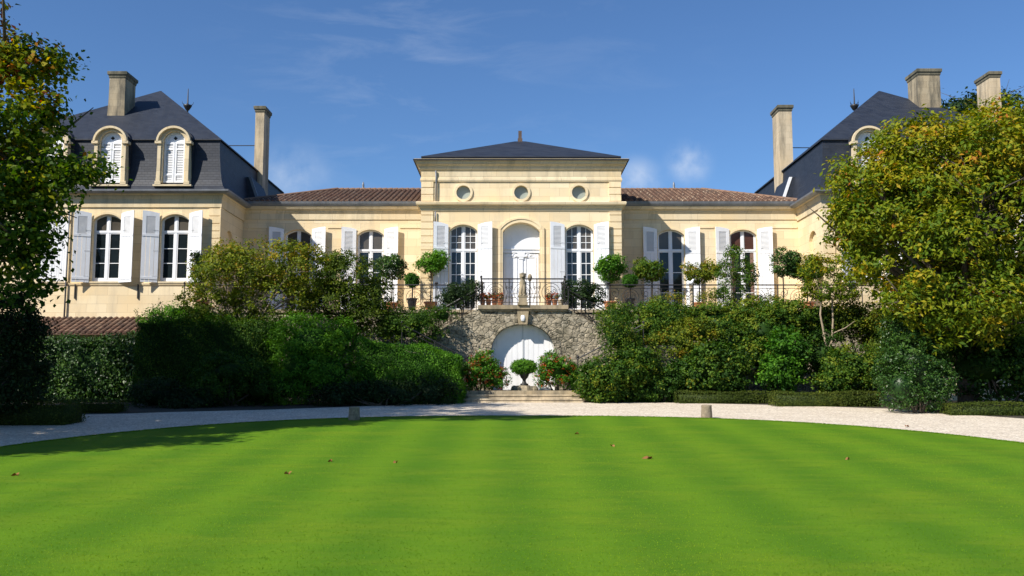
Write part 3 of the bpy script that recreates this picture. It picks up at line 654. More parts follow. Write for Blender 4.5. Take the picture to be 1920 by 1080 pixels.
    wall.face([(xa, Yp, zP(358)), (xb, Yp, zP(358)), (xb, Yb, zP(358)), (xa, Yb, zP(358))])
    build('wall', wall, M['limestone'], HOUSE)
    q = MB(); e0, e1 = sorted((xin, xin+side*.48)); quoin(q, e0-(.02 if side > 0 else 0), e1+(.02 if side < 0 else 0), Yp, zP(530)-1.6, zP(389), h=.315); build('quoin', q, M['limestone'], HOUSE); q = MB()
    quoin(q, *sorted((xout, xout-side*.48)), Yp, zP(530)-1.6, zP(389), h=.315)
    # return of the quoins along the side wall
    build('quoin', q, M['limestone'], HOUSE); q = MB(); z = zP(530)-1.6
    q.box(*sorted((xin-side*.03, xin+side*.02)), Yp-.04, Yp+.42, z, zP(389))
    build('quoin', q, M['limestone'], HOUSE)
    pp = [(xa, Yb), (xa, Yp), (xb, Yp), (xb, Yb)]
    c = MB(); c.sweep(pp, [(-.05, zP(389)), (.05, zP(389)), (.05, zP(374)), (.09, zP(371)), (.12, zP(366)), (.22, zP(363)), (.26, zP(359)), (-.05, zP(358.5))]); build('cornice', c, M['cornice_stone'], HOUSE)
    c = MB(); c.box(xa+.02, xb-.02, Yp-.03, Yp+.01, zP(532), zP(530)) if False else None
    c.sweep([(xa, Yp+.0), (xb, Yp)], [(-.02, zP(535)), (.03, zP(535)), (.05, zP(532)), (.05, zP(530.5)), (-.02, zP(530))]); build('string_course', c, M['limestone'], HOUSE)
    for k, u in enumerate(wx):
        closed = (side < 0 and k == 2)
        make_window(S(u), .595, w2[0], w2[1], w2[2], Yp, .26, 1, 3, zP(433.5), 1)
        c = MB(); c.ring(arch_outline(S(u), .69, zP(418), zP(412), zP(397.5)), arch_outline(S(u), .597, zP(418), w2[1], w2[2]), Yp-.03, Yp+.01); build('window_surround', c, M['limestone'], HOUSE)
        if not closed:
            for t in (-1, 1): make_shutter(S(u)+t*.63, t, .66, zP(530), zP(400.5), zP(397), Yp-.02, R(22), zP(440), zP(407))
        else:
            for t in (-1, 1):
                sh = MB(); a, b = sorted((S(u)+t*.01, S(u)+t*.59)); x_m = [a+(b-a)*j/6 for j in range(7)]
                for j in range(6):
                    lo = zP(528)+.01; sh.loft([[(x_m[j]+.004, Yp+.04, lo), (x_m[j+1]-.004, Yp+.04, lo), (x_m[j+1]-.004, Yp+.04, circ_arc(x_m[j+1], S(u), .595, w2[1], w2[2])-.02), (x_m[j]+.004, Yp+.04, circ_arc(x_m[j], S(u), .595, w2[1], w2[2])-.02)], [(x_m[j]+.004, Yp+.08, lo), (x_m[j+1]-.004, Yp+.08, lo), (x_m[j+1]-.004, Yp+.08, circ_arc(x_m[j+1], S(u), .595, w2[1], w2[2])-.02), (x_m[j]+.004, Yp+.08, circ_arc(x_m[j], S(u), .595, w2[1], w2[2])-.02)]])
                so_ = build('shutter', sh, M['white'], HOUSE); so_['label'] = 'white boarded shutter closed over the window'
        sl = MB(); sl.box(S(u)-.70, S(u)+.70, Yp-.07, Yp+.27, zP(531), zP(528)+.002); build('window_sill', sl, M['cornice_stone'], HOUSE)
    # iron wall ties
    for u in ((15.85, 18.45) if side < 0 else (15.85, 18.7)):
        t_ = MB(); t_.box(S(u)-.02, S(u)+.02, Yp-.06, Yp, zP(560), zP(533)); build('wall_tie', t_, M['iron'], HOUSE)
    # mansard: flared lower slope, break moulding, upper hips to a short ridge
    ov = .32; X_0, X_1, Y_0, Y_1 = xa-ov, xb+ov, Yp-ov, Yb+ov
    ze = ZZ(357.5, Y_0); zb_ = ZZ(264, Y_0+.55)
    def rc(i, z): return [(X_0+i, Y_0+i, z), (X_1-i, Y_0+i, z), (X_1-i, Y_1-i, z), (X_0+i, Y_1-i, z)]
    m_ = MB(); H = zb_-ze
    m_.loft([rc(.02, ze-.02), rc(0, ze+.02), rc(.12, ze+.10), rc(.24, ze+.26), rc(.33, ze+.52), rc(.40, ze+.9), rc(.47, ze+1.5), rc(.52, zb_)], cap=False)
    lr = build('mansard_roof', m_, M['slate'], HOUSE)
    m_ = MB(); ya = 44.45; yb = 49.4-2.6; zr = ZZ(170.5, ya); px_ = cx if side > 0 else cx
    m_.loft([rc(.44, zb_), rc(.44, zb_+.06), [(px_-.03, ya, zr), (px_+.03, ya, zr), (px_+.03, yb-.6, zr), (px_-.03, yb-.6, zr)]], cap=False)
    ur = build('upper_roof', m_, M['slate'], HOUSE)
    m_ = MB(); m_.sweep([(X_0, Y_1), (X_0, Y_0), (X_1, Y_0), (X_1, Y_1)], [(-.3, ze-.10), (.02, ze-.08), (.09, ze-.02), (.10, ze+.05), (.0, ze+.04)]); build('gutter', m_, M['zinc'], HOUSE)
    fy = 47.6; fx = XX(351 if side < 0 else 1603, 49.0, 220); fz = ZZ(222, 49.0)+.42
    fi = MB(); fi.lathe((fx, 49.0, fz-2.2), [(.06, 0), (.06, 2.1), (.05, 2.2), (.10, 2.25), (.20, 2.42), (.24, 2.5), (.10, 2.53), (.04, 2.6), (.02, 3.4), (0, 3.45)], 10)
    for k in range(4):
        a = k*math.pi/2+.4; fi.tube([(fx, 49, fz+.25), (fx+.26*math.cos(a), 49+.26*math.sin(a), fz+.38), (fx+.30*math.cos(a), 49+.30*math.sin(a), fz+.52)], [.02, .016, .006], 5)
    build('lightning_finial', fi, M['iron'], ur, True)
    # ridge running back to the finial
    m_ = MB(); m_.loft([[(px_-4.9, 46, zb_), (px_+4.9, 46, zb_), (px_, 46, zr-.02)], [(px_-4.9, 49.9, zb_), (px_+4.9, 49.9, zb_), (px_, 49.3, zr-.02)]]); build('roof_ridge', m_, M['slate'], HOUSE)
    # dormers
    for dx in ((14.53, 17.17, 19.6)):
        xd = S(dx); Yd_ = Yp-.22; zq = lambda py: ZZ(py, Yd_); zs_ = zq(266); dm = MB()
        inn = semi_outline(xd, .46, zq(342), zs_, 16, .46)
        out = semi_outline(xd, .64, zq(345), zs_, 16, .58); out[0] = (xd-.71, zq(345)); out[-1] = (xd+.71, zq(345))
        dm.ring(out, inn, Yd_, Yd_+.30)
        hood_o = semi_outline(xd, .71, zs_-.03, zs_, 16, .66)[1:-1]; hood_i = semi_outline(xd, .63, zs_-.03, zs_, 16, .57)[1:-1]; dm.ring(hood_o, hood_i, Yd_-.13, Yd_+.05)
        for s in (-1, 1):
            a, b = sorted((xd+s*.50, xd+s*.76)); dm.box(a, b, Yd_-.12, Yd_+.2, zs_-.09, zs_+.02); a, b = sorted((xd+s*.52, xd+s*.66)); dm.box(a, b, Yd_-.05, Yd_+.02, zq(343), zs_-.09)
            a, b = sorted((xd+s*.48, xd+s*.72)); dm.box(a, b, Yd_-.07, Yd_+.02, zq(346), zq(340))
        dm.box(xd-.80, xd+.80, Yd_-.06, Yd_+.3, zq(349), zq(346))
        dob = build('dormer', dm, M['cornice_stone'], HOUSE)
        cv = MB(); ro = semi_outline(xd, .74, zq(345), zs_+.01, 14, .68); cv.loft([[(x, Yd_+.25, z) for x, z in ro], [(x, Yd_+1.6, z) for x, z in ro]]); build('dormer_roof', cv, M['slate'], dob)
        sh = MB(); Ys = Yd_+.16
        poly(sh, semi_outline(xd, .455, zq(342), zs_, 16, .455), Ys+.03)
        for s in (-1, 1):
            a, b = sorted((xd+s*.012, xd+s*.44)); z0, z1 = zq(341), zs_+.02; st = .07
            sh.box(a, a+st, Ys-.02, Ys+.03, z0, z1); sh.box(b-st, b, Ys-.02, Ys+.03, z0, z1)
            for za in (z0, z0+.30, z1-.34, z1-.07): sh.box(a+st, b-st, Ys-.02, Ys+.03, za, za+.075)
        o_ = semi_outline(xd, .45, zs_, zs_, 16, .45); sh.ring(o_, semi_outline(xd, .40, zs_, zs_, 16, .40), Ys-.02, Ys+.03)
        shu = build('dormer_shutter', sh, M['white'], dob)
        for s in (-1, 1):
            lv = MB(); a, b = sorted((xd+s*.012, xd+s*.44)); a += .07; b -= .07
            for k in range(22):
                z = zq(341)+.09+k*(zs_-zq(341)-.12)/22; lv.loft([[(a, Ys-.004, z), (b, Ys-.004, z), (b, Ys+.018, z+.055), (a, Ys+.018, z+.055)], [(a, Ys+.004, z), (b, Ys+.004, z), (b, Ys+.026, z+.055), (a, Ys+.026, z+.055)]])
            build('louvre', lv, M['louvre'], dob)
        dd = MB(); zc_ = zs_+.20; dd.loft([[(xd-.085, Ys+.02, zc_), (xd, Ys+.02, zc_-.085), (xd+.085, Ys+.02, zc_), (xd, Ys+.02, zc_+.085)], [(xd-.085, Ys+.035, zc_), (xd, Ys+.035, zc_-.085), (xd+.085, Ys+.035, zc_), (xd, Ys+.035, zc_+.085)]]); build('diamond_opening', dd, M['dark'], dob)
# ---------------------------------------------------------------- chimneys
def chimney(x0, x1, y0, y1, zb, zt, mat, flare=0., label=None):
    m_ = MB(); hc = .32
    def rr_(e, z): return [(x0-e, y0-e, z), (x1+e, y0-e, z), (x1+e, y1+e, z), (x0-e, y1+e, z)]
    m_.loft([rr_(flare, zb), rr_(flare*.4, zb+.5), rr_(0, zb+1.3), rr_(0, zt-hc)])
    o_ = build('chimney', m_, mat, HOUSE); 
    if label: o_['label'] = label
    c_ = MB(); c_.loft([rr_(.005, zt-hc), rr_(.03, zt-hc+.05), rr_(.035, zt-.20), rr_(.08, zt-.15), rr_(.085, zt-.02), rr_(.06, zt)]); build('chimney_cap', c_, M['dark_stone'], o_)
    return o_
def ch_px(pl, pr, pback, Y, ytop, ybot, mat, dep, fl=0., lab=None, ym=200):
    x0, x1 = XX(pl, Y, ym), XX(pr, Y, ym); return chimney(x0, x1, Y, Y+dep, ZZ(ybot, Y), ZZ(ytop, Y), mat, fl, lab)
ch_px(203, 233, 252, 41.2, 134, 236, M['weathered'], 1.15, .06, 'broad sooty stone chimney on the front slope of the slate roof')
ch_px(479.5, 496, 505, 44.4, 199, 380, M['pale_stone'], 1.05, .02, 'tall slim pale chimney standing against the blue sky')
ch_px(1460, 1484, 1447, 44.4, 197, 400, M['pale_stone'], 1.15, 0, 'tall slim weathered chimney rising behind the tiled wing')
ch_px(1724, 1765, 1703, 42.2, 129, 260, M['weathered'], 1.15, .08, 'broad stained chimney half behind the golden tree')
ch_px(1859, 1878, 1832, 44.0, 134, 290, M['pale_stone'], 1.3, 0, 'pale cream chimney at the far right')
for (xa, xb, Y, py) in ((XX(505, 45, 275), XX(410, 45, 272), 44.9, 273), (XX(1484, 45, 277), XX(1545, 45, 277), 44.9, 277)):
    m_ = MB(); z = ZZ(py, Y); e = xb; m_.tube([(xa if py == 277 else XX(480, Y, py), Y, z), (e, Y, z)], .022, 6); build('stay_bar', m_, M['iron'], HOUSE)
# little lead-covered saddle beside each tall chimney
for side in (-1, 1):
    S = lambda u: X0+side*u
    m_ = MB(); y = 42.5; zt_ = ZZ(332, y); zb2 = ZZ(382, y)
    m_.loft([[(S(12.05), y, zb2), (S(13.3), y, zb2), (S(13.3), y, zt_), (S(12.5), y, zt_)], [(S(12.05), y+2.2, zb2), (S(13.3), y+2.2, zb2), (S(13.3), y+2.2, zt_), (S(12.5), y+2.2, zt_)]]); build('roof_saddle', m_, M['slate'], HOUSE)
    m_ = MB(); m_.loft([[(S(12.02), y-.03, zb2), (S(12.15), y-.03, zb2), (S(12.60), y-.03, zt_), (S(12.47), y-.03, zt_)], [(S(12.02), y+.05, zb2), (S(12.15), y+.05, zb2), (S(12.60), y+.05, zt_), (S(12.47), y+.05, zt_)]]); build('lead_flashing', m_, M['zinc'] if side < 0 else M['white'], HOUSE)
pipe('drainpipe', [(XX(131, Yp-.06, 392), Yp-.08, zP(392)), (XX(131, Yp-.06, 392), Yp-.08, 3.3)], .035)
pipe('drainpipe', [(XC0+.60, Yc-.10, zC(321)), (XC0+.62, Yc-.08, zC(336)), (XC0+.62, Yc-.08, zC(378))], .035)
pipe('drainpipe', [(XC0+.60, Yc-.08, zC(397)), (XC0+.60, Yc-.08, zC(416))], .03)
# ---------------------------------------------------------------- low tiled lean-to under the left pavilion
LT = empty('lean_to', (-18, 37, 0), 'low outbuilding with a red tiled roof against the left pavilion, behind the ivy hedge', 'outbuilding')
m_ = MB(); xl, xr = -23., XX(345, 37.2, 610); zt_ = ZZ(597, Yp); y0 = 36.4; zb2 = ZZ(626, y0)
m_.box(xl, xr-.1, y0+.3, Yp-.03, 0, zb2-.02); build('wall', m_, M['limestone'], LT)
rnd = random.Random(2); tm = MB(); run = Yp-y0-.02; sl = (zt_-zb2)/run
tm.loft([[(xl, y0, zb2-.03), (xr, y0, zb2-.03), (xr, Yp-.02, zt_-.03), (xl, Yp-.02, zt_-.03)], [(xl, y0, zb2), (xr, y0, zb2), (xr, Yp-.02, zt_), (xl, Yp-.02, zt_)]], t=.2)
for ci in range(int((xr-xl)/.235)):
    uc = xl+.12+ci*.235
    for ri in range(6):
        v0 = run*ri/6; v1 = min(run*(ri+1)/6+.03, run); t_ = min(max(rnd.gauss(.33, .18), 0), 1); j2 = rnd.uniform(-.012, .012)
        for k in range(6):
            pts = []
            for kk, vv, lf in ((k, v0, .03), (k+1, v0, .03), (k+1, v1, 0), (k, v1, 0)):
                a = math.pi*kk/6; pts.append((uc-math.cos(a)*.085+j2, y0+vv, zb2+sl*vv+math.sin(a)*.085+lf))
            tm.face(pts, t_)
        tm.face([(uc-math.cos(math.pi*kk/6)*.085+j2, y0+v0, zb2+sl*v0+math.sin(math.pi*kk/6)*.085+.03) for kk in range(7)], .05)
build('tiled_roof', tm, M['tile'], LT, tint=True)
# ================================================================== TERRACE
TER = empty('terrace', (X0, 36, 0), 'raised garden terrace with rough stone front wall and arched gateway below the house', 'terrace')
Yt = 37.4; Yg = 35.3; BX0, BX1 = X0-1.56, X0+1.62
t = MB(); t.box(-13.2, 14.1, Yt, Yw+.02, 0, TF-.12); build('retaining_wall', t, M['rubble'], TER)
t = MB(); t.box(-13.25, 14.15, Yt-.06, Yw+.01, TF-.12, TF); build('terrace_paving', t, M['terrace_floor'], TER)
# front wall of the double stair, its top falling away to both sides
W = 4.6; zL = 2.05
def topz(x):
    u = abs(x-X0)-1.75; return TF-.16 if u < 0 else max(TF-.16-u*.58, zL)
hwg = 1.21; gz0 = .42; zsg = ZZ(664, Yg); ztg = ZZ(607, Yg)
n = 22; an = [math.pi*(1-k/n) for k in range(n+1)]
xs = [X0+.02+hwg*math.cos(a) for a in an]; hi = [zsg+(ztg-zsg)*(math.sin(a)**.85) for a in an]
t = MB()
def wl(xa, xb, lo_a, lo_b): t.face([(xa, Yg, lo_a), (xb, Yg, lo_b), (xb, Yg, topz(xb)), (xa, Yg, topz(xa))])
k = 12
for i in range(k): wl(X0-W+(xs[0]-X0+W)*i/k, X0-W+(xs[0]-X0+W)*(i+1)/k, 0, 0)
for i in range(n):
    wl(xs[i], xs[i+1], hi[i], hi[i+1]); t.face([(xs[i], Yg, hi[i]), (xs[i], Yg+.44, hi[i]), (xs[i+1], Yg+.44, hi[i+1]), (xs[i+1], Yg, hi[i+1])])
for i in range(k): wl(xs[-1]+(X0+W-xs[-1])*i/k, xs[-1]+(X0+W-xs[-1])*(i+1)/k, 0, 0)
for xx, hh_ in ((xs[0], hi[0]), (xs[-1], hi[-1])): t.face([(xx, Yg, 0), (xx, Yg+.44, 0), (xx, Yg+.44, hh_), (xx, Yg, hh_)])
m2 = 24
for i in range(m2):
    a, b = X0-W+2*W*i/m2, X0-W+2*W*(i+1)/m2; t.face([(a, Yg, topz(a)), (b, Yg, topz(b)), (b, Yt, topz(b)), (a, Yt, topz(a))])
for xx in (X0-W, X0+W): t.face([(xx, Yg, 0), (xx, Yt, 0), (xx, Yt, topz(xx)), (xx, Yg, topz(xx))])
build('stair_wall', t, M['rubble'], TER)
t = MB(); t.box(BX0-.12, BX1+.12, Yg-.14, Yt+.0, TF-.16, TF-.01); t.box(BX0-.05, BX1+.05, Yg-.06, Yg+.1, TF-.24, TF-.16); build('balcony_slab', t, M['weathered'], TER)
# arch stones and keystone
t = MB(); outl = [(X0+.02+(hwg+.24)*math.cos(a), zsg+(ztg-zsg+.20)*(math.sin(a)**.85)) for a in an]; inn = list(zip(xs, hi))
for i in range(0, n):
    if i in (n//2-1, n//2): continue
    a, b = .06, .94
    P = [(outl[i][0]*(1-a)+outl[i+1][0]*a, outl[i][1]*(1-a)+outl[i+1][1]*a), (outl[i][0]*(1-b)+outl[i+1][0]*b, outl[i][1]*(1-b)+outl[i+1][1]*b), (inn[i][0]*(1-b)+inn[i+1][0]*b, inn[i][1]*(1-b)+inn[i+1][1]*b), (inn[i][0]*(1-a)+inn[i+1][0]*a, inn[i][1]*(1-a)+inn[i+1][1]*a)]
    t = MB(); t.loft([[(x, Yg-.018, z) for x, z in P], [(x, Yg+.05, z) for x, z in P]]); build('arch_stone', t, M['rubble'], TER)
t = MB(); t.loft([[(X0-.15, Yg-.14, ztg-.03), (X0+.19, Yg-.14, ztg-.03), (X0+.24, Yg-.17, ztg+.46), (X0-.20, Yg-.17, ztg+.46)], [(X0-.15, Yg+.04, ztg-.03), (X0+.19, Yg+.04, ztg-.03), (X0+.24, Yg+.04, ztg+.46), (X0-.20, Yg+.04, ztg+.46)]])
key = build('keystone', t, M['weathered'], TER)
t = MB(); t.lathe((X0+.02, Yg-.17, ztg+.2), [(0, -.13), (.07, -.10), (.085, 0), (.07, .09), (0, .12)], 14, 1, .35)
pl = build('number_plaque', t, M['white'], key, True)
t = MB(); an2 = [2*math.pi*k/20 for k in range(21)]; t.ring([(X0+.02+.04*math.cos(a), ztg+.19+.06*math.sin(a)) for a in an2], [(X0+.02+.022*math.cos(a), ztg+.19+.04*math.sin(a)) for a in an2], Yg-.208, Yg-.19); build('numeral', t, M['iron'], pl) if False else None
# gate leaves
Ygd = Yg+.40
gt = MB(); xg = X0+.02
gate = MB(); P = [(xs[0]+.002, gz0-.3)]+[(x, z) for x, z in zip(xs, hi)]+[(xs[-1]-.002, gz0-.3)]
poly(gate, P, Ygd+.03); go = build('garden_gate', gate, M['white_gate'], TER)
for s in (-1, 1):
    lf = MB(); nb = 6
    for j in range(nb):
        a, b = sorted((xg+s*(.012+(hwg-.012)*j/nb), xg+s*(.012+(hwg-.012)*(j+1)/nb))); a += .003; b -= .003
        za = zsg+(ztg-zsg)*max(0, 1-((a-xg)/hwg)**2)**.425-.012; zb2 = zsg+(ztg-zsg)*max(0, 1-((b-xg)/hwg)**2)**.425-.012
        lf.loft([[(a, Ygd, gz0+.01), (b, Ygd, gz0+.01), (b, Ygd, zb2), (a, Ygd, za)], [(a, Ygd+.03, gz0+.01), (b, Ygd+.03, gz0+.01), (b, Ygd+.03, zb2), (a, Ygd+.03, za)]])
    build('gate_leaf', lf, M['white_gate'], go)
lf = MB(); lf.box(xg-.03, xg+.03, Ygd-.03, Ygd, gz0+.02, ztg-.02); build('gate_cover_strip', lf, M['louvre'], go)
# landing, steps, lower flights
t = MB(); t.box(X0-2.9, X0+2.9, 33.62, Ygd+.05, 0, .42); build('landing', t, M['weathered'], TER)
for k, (a, b, y) in enumerate(((-2.1, 2.15, 33.0), (-1.95, 2.0, 33.3))):
    t = MB(); t.box(X0+a, X0+b, y, 33.64, -.02, .14*(k+1)); t.box(X0+a-.02, X0+b+.02, y-.03, y+.25, .14*(k+1)-.045, .14*(k+1)+.003); build('step', t, M['pale_stone'], TER)
for s in (-1, 1):
    fl = MB(); nst = 9
    for i in range(nst):
        ua = 2.0+i*.27; z = .42+.175*(i+1); a, b = sorted((X0+s*ua, X0+s*(ua+.29))); fl.box(a, b, 33.95, 35.28, 0, z)
    a, b = sorted((X0+s*4.4, X0+s*5.6)); fl.box(a, b, 33.95, Yt-.02, 0, zL)
    build('lower_stair', fl, M['rubble'], TER)
# ================================================================== IRON RAILINGS
def spiral(cx, cz, r0, r1, a0, turns, n=14):
    return [(cx+(r0+(r1-r0)*k/n)*math.cos(a0+2*math.pi*turns*k/n), cz+(r0+(r1-r0)*k/n)*math.sin(a0+2*math.pi*turns*k/n)) for k in range(n+1)]
def railing(a, b, z0, name_label, npan, style=0, slope=0., h=1.0, group='wrought iron railings'):
    A = Vector((a[0], a[1], z0)); B = Vector((b[0], b[1], z0+slope)); o_ = empty('iron_railing', tuple(A), name_label, 'railing', group)
    d = (B-A); Lh = math.hypot(d.x, d.y); ex = Vector((d.x/Lh, d.y/Lh, 0)); P = lambda u, z: tuple(A+ex*u+Vector((0, 0, z+slope*u/Lh)))
    hr = MB(); hr.tube([P(-.03, h), P(Lh+.03, h)], .024, 6); hr.tube([P(-.03, h-.012), P(Lh+.03, h-.012)], .020, 6); build('handrail', hr, M['iron'], o_)
    for zr_ in (.10, h-.14): br = MB(); br.tube([P(0, zr_), P(Lh, zr_)], .012, 5); build('rail', br, M['iron'], o_)
    for i in range(npan+1):
        ps = MB(); u = Lh*i/npan; ps.tube([P(u, 0), P(u, h+.02)], .020, 6)
        if i in (0, npan): ps.lathe(P(u, h+.02), [(.015, 0), (.045, .03), (.05, .06), (.02, .10), (0, .11)], 8)
        build('post', ps, M['iron'], o_)
    for i in range(npan):
        u0, u1 = Lh*i/npan, Lh*(i+1)/npan; w_ = u1-u0; um = (u0+u1)/2; sc = MB(); zc = (h-.14+.10)/2+.0; hh = (h-.24)/2
        def crv(pts, r=.0095): sc.tube([P(x, z) for x, z in pts], r, 4)
        if style == 0 and w_ > .9:
            crv(spiral(um, zc, hh*.92, hh*.92, 0, 1, 24)); crv(spiral(um, zc, hh*.62, hh*.62, 0, 1, 20))
            for s in (-1, 1):
                q_ = w_/2-hh
                for zz_ in (-1, 1):
                    cx_ = um+s*(hh+q_*.5); cz_ = zc+zz_*hh*.48; crv([(cx_+s*(x-cx_), z) for x, z in spiral(cx_, cz_, q_*.42, .02, math.pi/2*zz_, 1.4*zz_, 16)])
                    crv([(cx_-s*q_*.42, zc+zz_*hh), (cx_-s*q_*.3, cz_), (cx_+s*q_*.2, zc)])
                crv(spiral(um+s*hh*.3, zc+hh*.15, hh*.28, .02, math.pi if s > 0 else 0, s*1.3, 14)); crv(spiral(um+s*hh*.26, zc-hh*.3, hh*.24, .02, math.pi if s > 0 else 0, -s*1.3, 14))
            crv([(um, .10), (um, h-.14)])
        elif style == 1:
            k = max(2, int(w_/.30))
            for j in range(k):
                c_ = u0+w_*(j+.5)/k; q_ = w_/k*.5
                crv([(u0+w_*j/k, .1), (u0+w_*j/k, h-.14)], .008)
                for zz_ in (-1, 1): crv(spiral(c_, zc+zz_*hh*.5, q_*.85, .03, math.pi/2*zz_, 1.5*zz_, 14)); crv([(c_+q_*.6*zz_, zc-hh*.4), (c_, zc), (c_-q_*.6*zz_, zc+hh*.4)])
        else:
            k = max(1, int(w_/.14))
            for j in range(1, k): crv([(u0+w_*j/k, .1), (u0+w_*j/k, h-.14)], .008)
        if sc.v: build('scrollwork' if style < 2 else 'baluster', sc, M['iron'], o_)
    return o_
yb_ = Yg-.04
railing((BX0, yb_), (BX1, yb_), TF, 'scrolled black iron balcony railing above the arched gate, behind the stone statue', 3)
for s, xx in ((-1, BX0), (1, BX1)):
    railing((xx, yb_), (xx, Yt), TF, 'short iron side railing at the %s end of the balcony above the gate' % ('left' if s < 0 else 'right'), 1, 1)
railing((-13.2, Yt), (BX0-1.9, Yt), TF, 'iron scroll railing on the terrace left of the balcony, behind the tree crowns', 6)
railing((BX1+1.9, Yt), (14.1, Yt), TF, 'iron scroll railing on the terrace right of the balcony, among the potted trees', 6)
railing((BX0-1.85, Yt), (BX0-.05, Yt), TF, 'short iron scroll panel between balcony and left terrace railing', 1, 1)
railing((BX1+.05, Yt), (BX1+1.85, Yt), TF, 'short iron scroll panel between balcony and right terrace railing', 1, 1)
for s in (-1, 1):
    xx = X0+s*1.75; railing((xx, Yg-.03), (xx+s*2.8, Yg-.03), TF-.16, 'sloping iron handrail of the upper stair on the %s of the gate' % ('left' if s < 0 else 'right'), 2, 2, slope=-1.6, h=.75)
    railing((X0+s*2.0, 33.98), (X0+s*4.4, 33.98), .72, 'sloping iron handrail of the lower stair by the red flowering shrub on the %s' % ('left' if s < 0 else 'right'), 2, 2, slope=1.25, h=.85)
# ================================================================== PLANTS
OFF = [(-16.0, 15.4, 8.4, 2.6, ()), (-20.0, 25.5, 12.2, 3.2, ()), (-19.0, 19.5, 17.0, 3.2, ((-14.6, 22.7, 12.3, 2.4, 2.1, 1.4), (-16.4, 22.0, 11.8, 2.4, 2.0, 1.4), (-12.9, 22.2, 12.2, 1.7, 1.4, 1.1))), (-24.5, 19.0, 16.0, 3.8, ())]
def lumpy(blobs, seed, k=5, lo=.32, hi=.52):
    r = random.Random(seed); out = list(blobs)
    for (x, y, z, a, b, c) in blobs:
        for _ in range(k):
            th = r.uniform(0, 6.283); ph = r.uniform(-.35, 1.3); s = r.uniform(lo, hi)
            out.append((x+a*.82*math.cos(ph)*math.cos(th), y+b*.82*math.cos(ph)*math.sin(th), z+c*.82*math.sin(ph), a*s, b*s, c*s))
    return out

def PB(px, py, Y, rx, ry, dr=1.0):                   # ellipsoid blob sized from the survey
    k = Y/1740.; return (XX(px, Y, py), Y, ZZ(py, Y), rx*k, (rx+ry)/2*k*dr, ry*k)
def limbs(root, base, ends, r0, name, mat, seed, fork=.35, bend=.25, top=None):
    rnd = random.Random(seed); mb = MB(); b = Vector(base); top = Vector(top) if top else b+Vector((0, 0, (max(e[2] for e in ends)-b.z)*fork))
    mid = (b+top)/2+Vector((rnd.uniform(-1, 1), rnd.uniform(-1, 1), 0))*.05*(top-b).length
    mb.tube([b-Vector((0, 0, .1)), b+(mid-b)*.5, mid, top], [r0*1.35, r0*1.05, r0*.95, r0*.8], 9)
    for e in ends:
        e = Vector(e); s = mid+(top-mid)*rnd.uniform(.2, 1); L_ = (e-s).length
        m1 = s+(e-s)*.35+Vector((rnd.uniform(-1, 1), rnd.uniform(-1, 1), rnd.uniform(-.2, 1)))*L_*bend*.4; m2_ = s+(e-s)*.7+Vector((rnd.uniform(-1, 1), rnd.uniform(-1, 1), rnd.uniform(-.5, .8)))*L_*bend*.35
        k = min(1, .35+L_/6); mb.tube([s, m1, m2_, e], [r0*.5*k, r0*.36*k, r0*.22*k, r0*.07], 6)
        for _ in range(3):
            p = m2_+(e-m2_)*rnd.random(); q = p+Vector((rnd.uniform(-1, 1), rnd.uniform(-1, 1), rnd.uniform(-.3, 1)))*L_*.25; mb.tube([p, (p+q)/2+Vector((0, 0, .03)), q], [r0*.12*k, r0*.09*k, r0*.03], 4)
    return build(name, mb, mat, root, True)
def tree(name, label, cat, base, blobs, ncl, per, rad, leaf, mat, seed, tint=.5, toptint=0., r0=.15, nl=14, barkm='bark', group=None, fork=.35, inner=.25, aspect=.6, cname='crown', tname='trunk', top=None, extra=None, zmin=-99, **k):
    root = empty(name, base, label, cat, group); lf = Leaves(seed)
    C = lf.crown(lumpy(blobs, seed, 4), ncl, per, rad, leaf, tint, toptint, inner, zmin=zmin, **k)
    if extra: extra(lf)
    lf.build(cname, FO[mat], root, aspect)
    rnd = np.random.default_rng(seed+99); sel = C[rnd.choice(len(C), min(nl, len(C)), replace=False)]
    limbs(root, base, [tuple(c) for c in sel], r0, tname, M[barkm], seed, fork, top=top)
    return root
def shrub(name, label, base_y, blobs, ncl, per, rad, leaf, mat, seed, tint=.5, cat='shrub', group=None, core=.72, inner=.12, aspect=.6, **k):
    cx = sum(b[0] for b in blobs)/len(blobs); base = (cx, base_y, gz(base_y)); root = empty(name, base, label, cat, group); lf = Leaves(seed)
    lf.crown(lumpy(blobs, seed, 6), int(ncl*1.5), per, rad, leaf, tint, inner=inner, **k)
    if core: lf.blob_core(blobs, core*.70)
    lf.build('foliage', FO[mat], root, aspect)
    rnd = random.Random(seed); mb = MB()
    for i in range(5):
        b = blobs[i % len(blobs)]; x = cx+rnd.uniform(-.25, .25)*b[3]; mb.tube([(x, base_y, gz(base_y)-.05), ((x+b[0])/2, base_y, (gz(base_y)+b[2])/2), (b[0]+rnd.uniform(-.3, .3)*b[3], b[1], b[2]+b[5]*.3)], [.035, .03, .012], 5)
    build('stem', mb, M['bark'], root, True); return root
